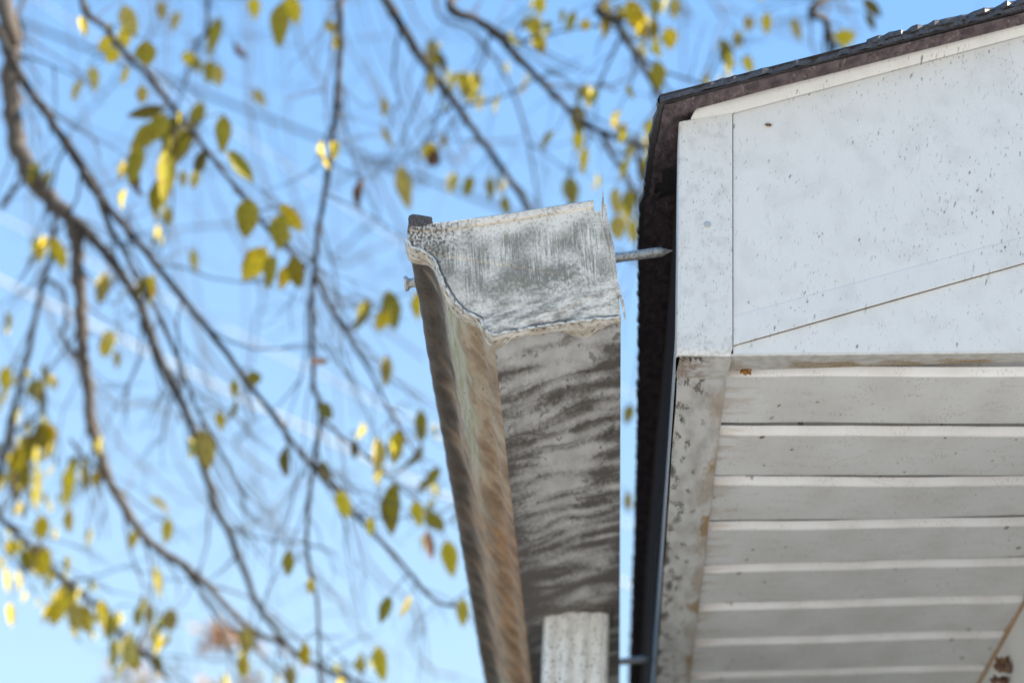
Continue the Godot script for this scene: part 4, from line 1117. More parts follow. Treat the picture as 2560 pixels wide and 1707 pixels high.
func eave_x(z: float) -> float:
	# how far the roofing hangs past the eave, read along its length
	var t := [[0.04, -0.0131], [0.023, -0.0158], [-0.0118, -0.0189], [-0.04, -0.0212], [-0.077, -0.0230], [-0.103, -0.0238], [-0.108, -0.0262], [-0.17, -0.0265], [-0.37, -0.0240], [-0.71, -0.0228], [-1.34, -0.0241], [-8.0, -0.024]]
	for i in t.size() - 1:
		if z <= t[i][0] and z >= t[i + 1][0]:
			return lerpf(t[i][1], t[i + 1][1], (z - t[i][0]) / (t[i + 1][0] - t[i][0]))
	return t[0][1]

func build_roof() -> void:
	var roof := Node3D.new()
	roof.name = "roof"
	house.add_child(roof)
	roof.position = -house.position
	# asphalt felt seen from below
	var felt := mat(Color.WHITE, 0.85, 0.0, 0.2)
	skin(felt, paint(512, 512, func(u: float, v: float):
		var c := mixc(Color(0.15, 0.112, 0.118), Color(0.06, 0.044, 0.05), 0.5 + 0.9 * nz(u * 16.0, v * 16.0))
		var fibre := sm(0.25, 0.8, nz(u * 46.0 + 0.7 * v * 40.0, v * 22.0))
		c = mixc(c, Color(0.34, 0.28, 0.26), fibre * 0.75 * sm(-0.25, 0.35, nz(u * 7.0 + 3.0, v * 7.0)))
		var grit := noise_b.get_noise_2d(u * 230.0, v * 230.0)
		return mixc(c, Color(0.22, 0.2, 0.2), sm(0.72, 0.9, grit) * 0.7)))
	felt.uv1_triplanar = true
	felt.uv1_scale = Vector3(7, 7, 3)
	var tar := mat(Color.WHITE, 0.55)
	skin(tar, paint(512, 512, func(u: float, v: float):
		var g := noise_b.get_noise_2d(u * 200.0, v * 200.0)
		var c := mixc(Color(0.016, 0.014, 0.016), Color(0.055, 0.047, 0.048), 0.5 + 0.8 * nz(u * 30.0, v * 30.0))
		return mixc(c, Color(0.3, 0.28, 0.28), sm(0.55, 0.9, g) * 0.8)))
	tar.uv1_triplanar = true
	tar.uv1_scale = Vector3(9, 9, 9)

	# roof deck (boards hidden by the boxing) and the far slope
	var st := new_st()
	var deck := [Vector2(0.02, roof_y(0.02) + 0.0005), Vector2(3.3, roof_y(3.3)), Vector2(6.65, roof_y(-0.05)), Vector2(6.65, roof_y(-0.05) + 0.03), Vector2(3.3, roof_y(3.3) + 0.03), Vector2(0.02, roof_y(0.02) + 0.004)]
	plate(st, PackedVector2Array(deck), func(_x, _y): return -0.012, 7.0, func(x, y): return Vector2(x, y))
	part("roof_deck", done(st, false), felt, roof)

	# starter felt: its ragged edge and dark underside show along the eave and the rake
	st = new_st()
	var zs := []
	var z := 0.0195
	while z > -2.6:
		zs.append(z)
		z -= 0.0035 if z > -0.9 else 0.02
	var ring := []
	for i in zs.size():
		var zz: float = zs[i]
		var e := eave_x(zz) + 0.0045 + 0.0009 * nz(zz * 130.0, 4.0) + 0.0006 * nz(zz * 420.0, 1.0)
		if zz < -0.1:
			e -= 0.0008
		var r := []
		for f in [0.0, 0.14, 0.36, 0.60, 0.88, 1.0, 2.6, 5.5, 10.0]:
			var x: float = e + (0.003 - e) * f if f <= 1.0 else 0.003 + 0.033 * (f - 1.0)
			var wave := 0.0011 * nz(x * 60.0, zz * 45.0)
			r.append([Vector3(x, roof_y(x) - 0.0014 + wave, zz), Vector2(x, zz)])
		ring.append(r)
	for i in ring.size() - 1:
		var hz: float = (zs[i] + 0.088) / 0.020 + 0.25 * nz(zs[i] * 200.0, 3.0)
		for j in 8:
			var hole := j >= 2 and j <= 3 and absf(hz) < 1.0 or j == 4 and absf(hz - 0.1) < 0.7 or j == 1 and absf(hz + 0.2) < 0.3
			if hole:
				continue
			var a = ring[i][j]
			var b = ring[i][j + 1]
			var c = ring[i + 1][j + 1]
			var d = ring[i + 1][j]
			quad(st, a[0], b[0], c[0], d[0], Vector2.ZERO, Vector2.ZERO, Vector2.ZERO, Vector2.ZERO, 0)
			if j == 0:
				quad(st, a[0], d[0], d[0] + Vector3(0.0004, 0.0017, 0), a[0] + Vector3(0.0004, 0.0017, 0), Vector2.ZERO, Vector2.ZERO, Vector2.ZERO, Vector2.ZERO, 1)
	part("starter_felt", done(st), felt, roof).set_meta("label", "dark torn roofing felt under the shingle edge")
	# the felt along the rake, up the slope
	st = new_st()
	var rows := []
	for i in 260:
		var x := 0.30 + 2.9 * pow(i / 259.0, 1.5)
		rows.append([[Vector3(x, roof_y(x) - 0.0014, 0.0195 + 0.0008 * nz(x * 120.0, 2.0)), Vector2.ZERO], [Vector3(x, roof_y(x) - 0.0012, -0.03), Vector2.ZERO]])
	sheet(st, rows, 0)
	part("rake_felt", done(st), felt, roof)

	# shingles: each one a slab with crumbled edges
	for course in 8:
		var x0 := -0.026 + 0.1215 * course + (0.026 if course == 1 else 0.0)
		var lift := 0.0006 + 0.0034 * minf(course, 1.0)
		var pieces := 8 if course == 0 else 1
		for p in pieces:
			var zf := 0.0215 if p == 0 else 0.0215 - 0.3345 * p
			st = new_st()
			rows = []
			var low := []
			var n := 90
			var len := 0.335 if course < 7 else 2.3
			for i in n + 1:
				var s := i / float(n)
				var r := []
				var rl := []
				for j in 2:
					pass
				var x := x0 + len * s
				var fz := zf + 0.0024 * nz(x * 90.0, course * 3.0) + 0.0010 * noise_b.get_noise_2d(x * 500.0, course)
				if p > 0:
					fz = zf
				var th := 0.0056 + 0.0009 * nz(x * 45.0, 7.0 + course) + 0.0004 * noise_b.get_noise_2d(x * 120.0, 3.0)
				if course > 0:
					th *= 0.85
				var y0 := roof_y(x) + lift + 0.0008 * nz(x * 40.0, course)
				# a bend over the corner and a thicker crust at the near end
				r.append([Vector3(x, y0, fz), Vector2.ZERO])
				r.append([Vector3(x, y0 + th * 0.55, fz + 0.0008 * nz(x * 330.0, 5.0)), Vector2.ZERO])
				r.append([Vector3(x, y0 + th, fz - 0.0012), Vector2.ZERO])
				r.append([Vector3(x, y0 + th, zf - 0.333), Vector2.ZERO])
				r.append([Vector3(x, y0, zf - 0.333), Vector2.ZERO])
				r.append([Vector3(x, y0, fz - 0.0006), Vector2.ZERO])
				rows.append(r)
			if course == 0:
				# the eave edge follows the overhang: many short steps along z
				var er := []
				for i in 61:
					var zz := zf - 0.333 * i / 60.0
					var e := eave_x(zz) + 0.0014 * nz(zz * 120.0, 8.0) + 0.0007 * noise_b.get_noise_2d(zz * 500.0, 2.0)
					var y1 := roof_y(e) + lift
					er.append([[Vector3(e, y1 - 0.0008, zz), Vector2.ZERO], [Vector3(e - 0.0006, y1 + 0.002 + 0.0006 * nz(zz * 300.0, 3.0), zz), Vector2.ZERO], [Vector3(e + 0.0012, y1 + 0.0058, zz), Vector2.ZERO], [Vector3(0.32, roof_y(0.32) + lift + 0.005, zz), Vector2.ZERO], [Vector3(0.32, roof_y(0.32) + lift, zz), Vector2.ZERO], [Vector3(e, y1 - 0.0008, zz), Vector2.ZERO]])
				sheet(st, er, FLAT)
				if p == 0:
					var front := []
					for r in rows:
						if r[0][0].x > eave_x(0.02):
							front.append(r.slice(0, 3) + [r[5]])
					sheet(st, front, FLAT)
			else:
				sheet(st, rows, FLAT)
			part("shingle", done(st, false), tar, roof)

# ---------------------------------------------------------------- gutter
const FLOW := Vector3(0.004, -0.04, -1.0)
const OGEE := [[-0.1772, 2.4085], [-0.1776, 2.4020], [-0.1768, 2.3950], [-0.1742, 2.3895], [-0.1690, 2.3872], [-0.1632, 2.3850], [-0.1592, 2.3810], [-0.1560, 2.3740], [-0.1522, 2.3650], [-0.1475, 2.3560], [-0.1420, 2.3485], [-0.1365, 2.3435], [-0.1310, 2.3408], [-0.1270, 2.3388], [-0.1248, 2.3350], [-0.1222, 2.3310], [-0.1179, 2.3275]]
const BED := [[-0.1179, 2.3275], [-0.1120, 2.3293], [-0.0950, 2.3330], [-0.0667, 2.3383], [-0.0480, 2.3410], [-0.0372, 2.3422]]
const BACK := [[-0.0372, 2.3422], [-0.0382, 2.3500], [-0.0402, 2.3654], [-0.0424, 2.3800], [-0.0440, 2.3930], [-0.0475, 2.4145], [-0.0482, 2.4230]]

func run_z(raw: Array, z: float) -> Vector3:
	return Vector3(raw[0], raw[1], 0.0) + FLOW * (-z)

func extrude(profile: Array, dent: float, z_list: Array, t: float, out: Vector2, ripple := 0.0) -> ArrayMesh:
	var st := new_st()
	var total := 0.0
	var run := [0.0]
	for i in profile.size() - 1:
		total += Vector2(profile[i + 1][0] - profile[i][0], profile[i + 1][1] - profile[i][1]).length()
		run.append(total)
	for side in 2:
		var rows := []
		for z in z_list:
			var r := []
			for i in profile.size():
				var p := run_z(profile[i], z)
				var d := dent * noise_b.get_noise_2d(run[i] * 24.0, z * 12.0) * sm(0.0, 0.03, -z) * pow(maxf(sin(PI * run[i] / total), 0.0), 1.5)
				d += ripple * sin(z * 190.0 + run[i] * 60.0 + 1.5 * noise_b.get_noise_2d(z * 9.0, 3.0)) * pow(maxf(sin(PI * run[i] / total), 0.0), 1.2) * sm(0.01, 0.05, -z)
				p += Vector3(out.x, out.y, 0) * (d - t * side)
				r.append([p, Vector2(run[i] / total, -z / 0.8)])
			rows.append(r)
		sheet(st, rows, 0)
	return done(st)

func build_gutter() -> void:
	gutter = thing("rain_gutter", "weathered white metal gutter pulled loose from the eave, with streaked underside", "gutter", Vector3(-0.1, 2.3, -0.5))
	var z_list := []
	for i in 181:
		z_list.append(-0.0005 - 0.9 * i / 180.0)
	for i in 8:
		z_list.append(-1.1 - 0.25 * i)
	# front: brown outer band, green and white wisps, tan below
	var front_im := paint(240, 1000, func(u: float, v: float):
		var m: float = v * 800.0
		var slant := m - 130.0 * u
		var w1 := noise_b.get_noise_2d(u * 2.0, slant * 0.02)
		var w2 := noise_b.get_noise_2d(u * 2.0 + 4.0, slant * 0.036)
		var w3 := nz(u * 4.0 + 2.0, slant * 0.045)
		var mott := nz(u * 4.0, m * 0.02) + 0.45 * nz(u * 16.0, m * 0.08)
		var edge := 0.40 + 0.07 * w1 + 0.05 * w2 + 0.04 * w3 + 0.06 * mott - 0.06 * sm(0.0, 350.0, m)
		var brown := mixc(Color(0.105, 0.072, 0.056), Color(0.045, 0.033, 0.03), 0.5 + 0.8 * mott)
		var tan := mixc(Color(0.50, 0.40, 0.30), Color(0.33, 0.22, 0.14), 0.4 + 0.16 * w2 + 0.2 * w3 + 0.7 * mott)
		tan = mixc(tan, mixc(Color(0.42, 0.22, 0.105), Color(0.20, 0.11, 0.06), 0.4 + 0.8 * mott), sm(60.0, 380.0, m + 60.0 * w1) * (0.85 + 0.3 * w2))
		var green := mixc(Color(0.36, 0.35, 0.19), Color(0.52, 0.51, 0.44), 0.5 + 0.7 * noise_b.get_noise_2d(u * 14.0, slant * 0.012 + 3.0))
		var gband := sm(0.17, 0.02, absf(u - 0.61 + 0.04 * w1))
		var c := mixc(tan, green, gband * (0.85 - 0.7 * sm(160.0, 420.0, m)))
		c = mixc(c, Color(0.22, 0.13, 0.07), sm(0.3, 0.7, w1 + 0.4 * mott) * sm(0.6, 0.72, u) * 0.4)
		c = mixc(brown, c, sm(edge - 0.10, edge + 0.16, u + 0.08 * mott))
		var grit := noise_b.get_noise_2d(u * 110.0, m * 0.5)
		c = mixc(c, Color(0.36, 0.33, 0.30), sm(0.70, 0.95, grit) * 0.5 * (1.0 - sm(edge, edge + 0.2, u)))
		return mixc(c, Color(0.05, 0.04, 0.03), sm(0.62, 0.8, nz(u * 12.0 + 9.0, m * 0.06)) * 0.7))
	var front_m := skin(mat(Color.WHITE, 0.6), front_im)
	front_m.uv1_scale = Vector3(1, 1, 1)
	# bed: grey streaks running across, darker grime further along
	var bed_im := paint(280, 1000, func(u: float, v: float):
		var m: float = v * 800.0
		var wob := 4.0 * noise_b.get_noise_2d(u * 1.5, m * 0.006)
		var s := m + 20.0 * u + wob
		var b1 := noise_b.get_noise_2d(u * 0.9, s * 0.012)
		var b2 := noise_b.get_noise_2d(u * 1.2 + 5.0, s * 0.034)
		var cloud := nz(u * 2.6 + 1.0, m * 0.018)
		var rag := nz(u * 16.0, m * 0.085)
		# tide marks: each film darkens towards a ragged edge, then starts again
		var f := s / 21.0 + 0.8 * b1 + 0.14 * cloud + 0.16 * rag + 0.25 * b2
		var saw := f - floorf(f)
		var fine_f := s / 8.5 + 0.25 * cloud + 0.5 * b1 + 0.2 * rag
		var saw2 := fine_f - floorf(fine_f)
		var tide := 0.42 * pow(saw, 1.5) * sm(1.0, 0.78, saw) + 0.18 * pow(saw2, 1.6) * sm(1.0, 0.7, saw2)
		var dirt := tide * (0.8 + 0.9 * b2) + 0.36 * b2 + 0.28 * cloud + 0.22 * rag + 0.2 * b1
		var amount: float = -0.06 + 0.22 * sm(30.0, 60.0, m) + 0.12 * sm(60.0, 110.0, m) - 0.20 * sm(165.0, 220.0, m) * sm(350.0, 290.0, m) + 0.30 * sm(330.0, 440.0, m)
		amount += 0.40 * sm(0.24, 0.0, u + 0.12 * b2) * sm(30.0, 60.0, m)
		amount += 0.34 * sm(0.70, 0.98, u + 0.14 * b2) * sm(20.0, 60.0, m)
		var grain := nz(u * 40.0, m * 0.2)
		var d := sm(-0.30, 1.15, dirt + amount + 0.16 * grain)
		var c := mixc(Color(0.64, 0.63, 0.615), Color(0.48, 0.465, 0.45), 0.4 + 0.5 * nz(u * 4.0, m * 0.02))
		c = mixc(c, Color(0.11, 0.092, 0.082), d)
		var spot := sm(0.60, 0.74, nz(u * 5.0, m * 0.024) + 0.10 * sm(0.6, 1.0, u))
		c = mixc(c, Color(0.03, 0.025, 0.022), spot * 0.5)
		var fine := noise_b.get_noise_2d(u * 80.0, m * 0.45)
		return mixc(c, Color(0.55, 0.53, 0.5), sm(0.6, 0.95, fine) * 0.12))
	var bed_m := skin(mat(Color.WHITE, 0.6), bed_im)
	part("front_face", extrude(OGEE, 0.0015, z_list, 0.0007, Vector2(-0.75, -0.66), 0.0007), front_m, gutter)
	part("bottom", extrude(BED, 0.0008, z_list, 0.0007, Vector2(0.1, -1)), bed_m, gutter)
	part("back", extrude(BACK, 0.0008, z_list, 0.0007, Vector2(1, 0.1)), bed_m, gutter)
	# rolled lip along the top of the front
	var st := new_st()
	var rows := []
	var lip := [[-0.1772, 2.4082], [-0.1768, 2.4107], [-0.1745, 2.4120], [-0.1710, 2.4117], [-0.1640, 2.4105], [-0.1616, 2.4100], [-0.1610, 2.4062], [-0.1680, 2.4030], [-0.1760, 2.4035], [-0.1772, 2.4082]]
	for z in [0.0035, -0.002, -0.05, -0.3, -0.9, -2.6]:
		var r := []
		for q in lip:
			r.append([run_z(q, z) + Vector3(0, 0, 0), Vector2.ZERO])
		rows.append(r)
	sheet(st, rows, 0)
	var ends := PackedVector2Array()
	for i in lip.size() - 1:
		ends.append(Vector2(lip[i][0], lip[i][1]))
	plate(st, ends, func(_x, _y): return 0.0036, 0.001, func(_x, _y): return Vector2.ZERO)
	var grime := mat(Color.WHITE, 0.7)
	skin(grime, paint(256, 256, func(u: float, v: float):
		var c := mixc(Color(0.07, 0.055, 0.05), Color(0.022, 0.018, 0.018), 0.5 + 0.9 * nz(u * 14.0, v * 14.0))
		return mixc(c, Color(0.3, 0.27, 0.24), sm(0.5, 0.9, noise_b.get_noise_2d(u * 70.0, v * 70.0)) * 0.6)))
	grime.uv1_triplanar = true
	grime.uv1_scale = Vector3(22, 22, 22)
	part("rolled_lip", done(st), grime, gutter)

	build_end_cap()
	build_downspout()

func build_end_cap() -> void:
	# brushed and scraped plate closing the gutter's near end
	var x0 := -0.190
	var y0 := 2.445
	var w := 0.165
	var h := 0.135
	var im := paint(760, 620, func(u: float, v: float):
		var px: float = (x0 + u * w + 0.1767) * 1000.0
		var py: float = (2.409 - (y0 - v * h)) * 1000.0
		var x := 0.0
		# turn to the plate's own axes (it hangs about nine degrees out of level)
		x = px * 0.9877 - py * 0.1564
		var y := px * 0.1564 + py * 0.9877
		var body := sm(10.0, 30.0, y) * sm(76.0, 62.0, y)
		var patch := noise_b.get_noise_2d(x * 0.035 + 2.0, y * 0.04)
		var fleck0 := nz(x * 0.22 + 4.0, y * 0.2)
		var grey := 0.24 + 0.24 * body + 0.30 * patch
		grey += (0.22 + 0.5 * fleck0) * exp(-(pow((x - 88.0) / 34.0, 2.0) + pow((y - 56.0) / 13.0, 2.0)))
		grey -= 0.25 * sm(24.0, 8.0, y) + 0.22 * sm(112.0, 124.0, x)
		var brush := noise_b.get_noise_2d(x * 0.55 + 0.03 * y, y * 0.02) * 0.45 + noise_b.get_noise_2d(x * 1.3 + 0.05 * y, y * 0.035 + 9.0) * 0.45 + noise_b.get_noise_2d(x * 2.4, y * 0.07) * 0.3
		var fleck := nz(x * 0.35, y * 0.3) * 0.9
		var scr := sm(12.0, 22.0, y) * sm(70.0, 52.0, y) * sm(4.0, 20.0, x)
		var t := grey + 0.46 * brush * scr * sm(-0.45, 0.35, noise_b.get_noise_2d(x * 0.05 + 9.0, y * 0.03)) + 0.36 * fleck * (1.0 - 0.4 * scr)
		# scraped swirls near the foot
		var foot := sm(58.0, 70.0, y + 6.0 * patch)
		var swirl := nz(x * 0.05, (y + 0.12 * x) * 0.17) * 0.8 + 0.4 * nz(x * 0.2 + 5.0, (y + 0.12 * x) * 0.35)
		t = lerpf(t, 0.30 + 0.62 * swirl + 0.12 * fleck + 0.16 * sm(30.0, 60.0, x) * sm(112.0, 95.0, x), foot)
		var c := mixc(Color(0.67, 0.62, 0.55), Color(0.20, 0.183, 0.148), sm(-0.10, 0.96, t))
		c = mixc(c, Color(0.15, 0.15, 0.09), 0.3 * sm(0.1, 0.6, nz(x * 0.05 + 3.0, y * 0.05)) * body)
		# caked grime along the top edge and in the upper outer corner
		var topg := sm(7.0, 0.0, y - 1.5 + 2.5 * nz(x * 0.12, y * 0.3)) * (0.45 + 0.55 * sm(70.0, 10.0, x)) * sm(-0.35, 0.2, nz(x * 0.35, y * 0.5 + 20.0))
		var cornerg := sm(40.0, 8.0, sqrt(pow(x * 0.9, 2.0) + pow(y - 8.0, 2.0)) + 14.0 * nz(x * 0.2, y * 0.2))
		c = mixc(c, Color(0.045, 0.035, 0.03), clampf(0.9 * topg + cornerg * (0.62 + 0.9 * fleck), 0.0, 0.93))
		# dark line along the pressed rim of the ogee
		var rust := sm(0.35, 0.7, nz(x * 0.16 + 8.0, y * 0.16)) * sm(34.0, 16.0, y)
		c = mixc(c, Color(0.27, 0.15, 0.06), rust * 0.45)
		return mixc(c, Color(0.03, 0.025, 0.022), sm(0.62, 0.72, nz(x * 0.33, y * 0.33 + 40.0)) * 0.8))
	var cap_m := skin(mat(Color.WHITE, 0.55), im)
	var uv := func(x, y): return Vector2((x - x0) / w, (y0 - y) / h)
	var poly := PackedVector2Array()
	var rim := []
	for i in range(2, OGEE.size()):
		rim.append(Vector2(OGEE[i][0], OGEE[i][1]))
	for i in range(1, BED.size()):
		rim.append(Vector2(BED[i][0], BED[i][1]))
	# fine points along the rim
	var path := []
	for i in rim.size() - 1:
		var n := maxi(int((rim[i + 1] - rim[i]).length() / 0.0018), 1)
		for k in n:
			path.append(rim[i].lerp(rim[i + 1], k / float(n)))
	path.append(rim[-1])
	for p in path:
		poly.append(p)
	var up := [Vector2(-0.0398, 2.3654), Vector2(-0.0420, 2.3800), Vector2(-0.0430, 2.3925), Vector2(-0.0490, 2.4140), Vector2(-0.0515, 2.4180), Vector2(-0.0560, 2.4182), Vector2(-0.0566, 2.4243), Vector2(-0.0690, 2.4218), Vector2(-0.0850, 2.4190), Vector2(-0.1050, 2.4150), Vector2(-0.1309, 2.4100), Vector2(-0.1480, 2.4072), Vector2(-0.1620, 2.4056), Vector2(-0.1766, 2.4040)]
	for p in up:
		poly.append(p)
	var st := new_st()
	plate(st, poly, func(x, y): return 0.0012 + 0.0009 * nz(x * 25.0, y * 25.0), 0.0009, uv)
	var cap := part("end_cap", done(st, false), cap_m, gutter)
	cap.set_meta("label", "scratched grey-white end cap")
	# folded top edge of the plate
	st = new_st()
	var rows := []
	for i in range(6, up.size()):
		var p: Vector2 = up[i]
		var e := 0.0006 * nz(p.x * 90.0, 3.0)
		rows.append([[Vector3(p.x, p.y - 0.0045, 0.0016), uv.call(p.x, p.y - 0.0045)], [Vector3(p.x, p.y - 0.0038 + e, 0.0030), uv.call(p.x, p.y - 0.003)], [Vector3(p.x, p.y + e, 0.0034), uv.call(p.x, p.y)], [Vector3(p.x, p.y + 0.0012 + e, 0.0022), uv.call(p.x, p.y + 0.001)], [Vector3(p.x, p.y + 0.0008 + e, -0.0075), uv.call(p.x, p.y + 0.001)]])
	sheet(st, rows, FLAT)
	part("folded_edge", done(st, false), cap_m, cap)

	# pressed rim: a raised bead, a dark groove inside it, and the flange lapped back over the gutter
	var wav := func(s: float) -> float: return 0.011 + 0.0045 * sin(s * 95.0) + 0.003 * sin(s * 210.0 + 1.0)
	var bead_pts := []
	var bead_r := []
	var run := 0.0
	var flange := []
	for i in path.size():
		var p: Vector2 = path[i]
		var a: Vector2 = path[maxi(i - 1, 0)]
		var b: Vector2 = path[mini(i + 1, path.size() - 1)]
		if i > 0:
			run += (p - a).length()
		var tg := (b - a).normalized()
		var out := Vector2(tg.y, -tg.x)
		if out.dot(p - Vector2(-0.09, 2.38)) < 0.0:
			out = -out
		var q := p + out * (0.0002 + 0.0005 * nz(run * 160.0, 2.0))
		bead_pts.append(Vector3(q.x, q.y, 0.0016 + 0.0004 * nz(run * 120.0, 6.0)))
		bead_r.append(0.0011 + 0.0002 * nz(run * 200.0, 8.0))
		var depth: float = wav.call(run)
		var f := []
		for k in 5:
			var t := k / 4.0
			var o := 0.0010 + 0.0009 * sin(t * PI) + 0.0022 * t * t * (0.5 + 0.5 * sin(run * 130.0 + 0.6))
			var c := p + out * o
			f.append([Vector3(c.x, c.y, 0.0012) + FLOW * (depth * t), Vector2(run / 0.16, t)])
		flange.append(f)
	var rim_m := mat(Color.WHITE, 0.6)
	skin(rim_m, paint(900, 96, func(u: float, v: float):
		var c := mixc(Color(0.66, 0.63, 0.58), Color(0.44, 0.37, 0.28), 0.3 + 0.8 * nz(u * 9.0, v * 1.4))
		c = mixc(c, Color(0.05, 0.04, 0.035), 0.8 * sm(0.35, 0.7, nz(u * 22.0, v * 2.0) + 0.4 * sm(0.2, 0.0, v) + 0.2 * sm(0.88, 1.0, v)))
		return mixc(c, Color(0.28, 0.15, 0.08), 0.45 * sm(0.2, 0.6, nz(u * 12.0 + 7.0, v * 1.5)))))
	st = new_st()
	sheet(st, flange, 0)
	part("flange", done(st), rim_m, cap)
	st = new_st()
	tube(st, bead_pts, bead_r, 7)
	var bead_m := mat(Color.WHITE, 0.55)
	skin(bead_m, paint(64, 700, func(u: float, v: float):
		var c := mixc(Color(0.62, 0.61, 0.58), Color(0.35, 0.32, 0.28), 0.4 + 0.9 * nz(u * 2.0, v * 30.0))
		return mixc(c, Color(0.05, 0.042, 0.038), 0.8 * sm(0.25, 0.6, nz(u * 2.0, v * 24.0)))))
	bead_m.uv1_scale = Vector3(1, 6, 1)
	part("rim_bead", done(st), bead_m, cap)
	# dirt packed in the groove on the plate side of the bead
	st = new_st()
	var gp := []
	var gr := []
	for i in path.size():
		var p3: Vector3 = bead_pts[i]
		var c2 := Vector2(-0.09, 2.38) - Vector2(p3.x, p3.y)
		c2 = c2.normalized() * (0.0019 + 0.0004 * nz(i * 0.3, 1.0))
		gp.append(p3 + Vector3(c2.x, c2.y, -0.0004))
		gr.append(0.00052 + 0.0005 * nz(i * 0.13, 5.0))
	tube(st, gp, gr, 6)
	part("packed_dirt", done(st), grime_mat(), cap)
	# torn strip of metal standing at the back edge
	st = new_st()
	var torn := PackedVector2Array()
	for q in [[1588, 300], [1596, 230], [1602, 160], [1609, 75], [1614, 120], [1618, 205], [1640, 210], [1639, 300], [1660, 400], [1690, 520], [1704, 650], [1722, 800], [1767, 960], [1783, 1088], [1768, 1062], [1742, 950], [1705, 850], [1680, 700], [1664, 560], [1633, 430], [1606, 360]]:
		# read off in tenths of a millimetre along the edge
		torn.append(Vector2(-0.0513 + (q[0] - 1600.0) * 0.0000896 + (q[1] - 265.0) * 0.0000016, 2.4179 - (q[1] - 265.0) * 0.0000972 + (q[0] - 1600.0) * 0.0000035))
	plate(st, torn, func(x, y): return 0.0032 + 0.0012 * nz(y * 60.0, x * 40.0) - 0.4 * maxf(y - 2.421, 0.0), 0.0008, uv)
	part("torn_strip", done(st, false), cap_m, cap)

func grime_mat() -> StandardMaterial3D:
	var m := mat(lin(0.095, 0.083, 0.072), 0.85)
	return m

func build_downspout() -> void:
	# ribbed rectangular pipe dropping from the bed
	var m := mat(Color.WHITE, 0.45)
	skin(m, paint(256, 1024, func(u: float, v: float):
		var c := mixc(Color(0.74, 0.74, 0.72), Color(0.52, 0.50, 0.46), 0.15 + 0.35 * nz(u * 8.0, v * 8.0))
		var drip := sm(0.3, 0.7, nz(u * 26.0, v * 5.0)) 
		c = mixc(c, Color(0.30, 0.27, 0.23), drip * 0.5)
		var dot := sm(0.58, 0.7, nz(u * 20.0 + 5.0, v * 30.0))
		return mixc(c, Color(0.03, 0.03, 0.028), dot)))
	var cx := -0.0725
	var cz := -0.560
	var hw := 0.0285
	var hd := 0.026
	var ring := []
	var n := 18
	for side in 4:
		for k in n:
			var t := -1.0 + 2.0 * k / float(n)
			var rib := 0.0030 * (0.5 + 0.5 * cos(t * PI * 4.0)) * (1.0 if absf(t) < 0.75 else 0.0)
			var round_ := 0.006 * pow(maxf(absf(t) - 0.72, 0.0) / 0.28, 2.0)
			var a := t
			var b := 1.0
			var p: Vector2
			match side:
				0: p = Vector2(a * hw, hd - rib - round_)
				1: p = Vector2(hw - rib - round_, -a * hd)
				2: p = Vector2(-a * hw, -hd + rib + round_)
				_: p = Vector2(-hw + rib + round_, a * hd)
			ring.append([p, (side * n + k) / float(4 * n)])
	ring.append([ring[0][0], 1.0])
	var st := new_st()
	var rows := []
	for e in [[2.3185, 1.0], [2.3155, 1.0], [2.30, 1.0], [2.2, 1.0], [2.0, 1.0], [1.6, 1.0], [0.9, 1.0], [0.12, 1.0]]:
		var r := []
		for q in ring:
			r.append([Vector3(cx + q[0].x * e[1], e[0], cz + q[0].y * e[1]), Vector2(q[1] * 2.0, (2.3165 - e[0]) * 6.0)])
		rows.append(r)
	sheet(st, rows, 0)
	part("downspout", done(st), m, gutter).set_meta("label", "ribbed white downspout dropping from the gutter bottom")
	st = new_st()
	rows = []
	for e in [[2.3210, 1.14], [2.3178, 1.13], [2.3158, 1.06], [2.3150, 1.0]]:
		var r := []
		for q in ring:
			r.append([Vector3(cx + q[0].x * e[1], e[0], cz + q[0].y * e[1]), Vector2(q[1] * 2.0, (2.3165 - e[0]) * 6.0)])
		rows.append(r)
	sheet(st, rows, 0)
	part("outlet_collar", done(st), grime_mat(), gutter)

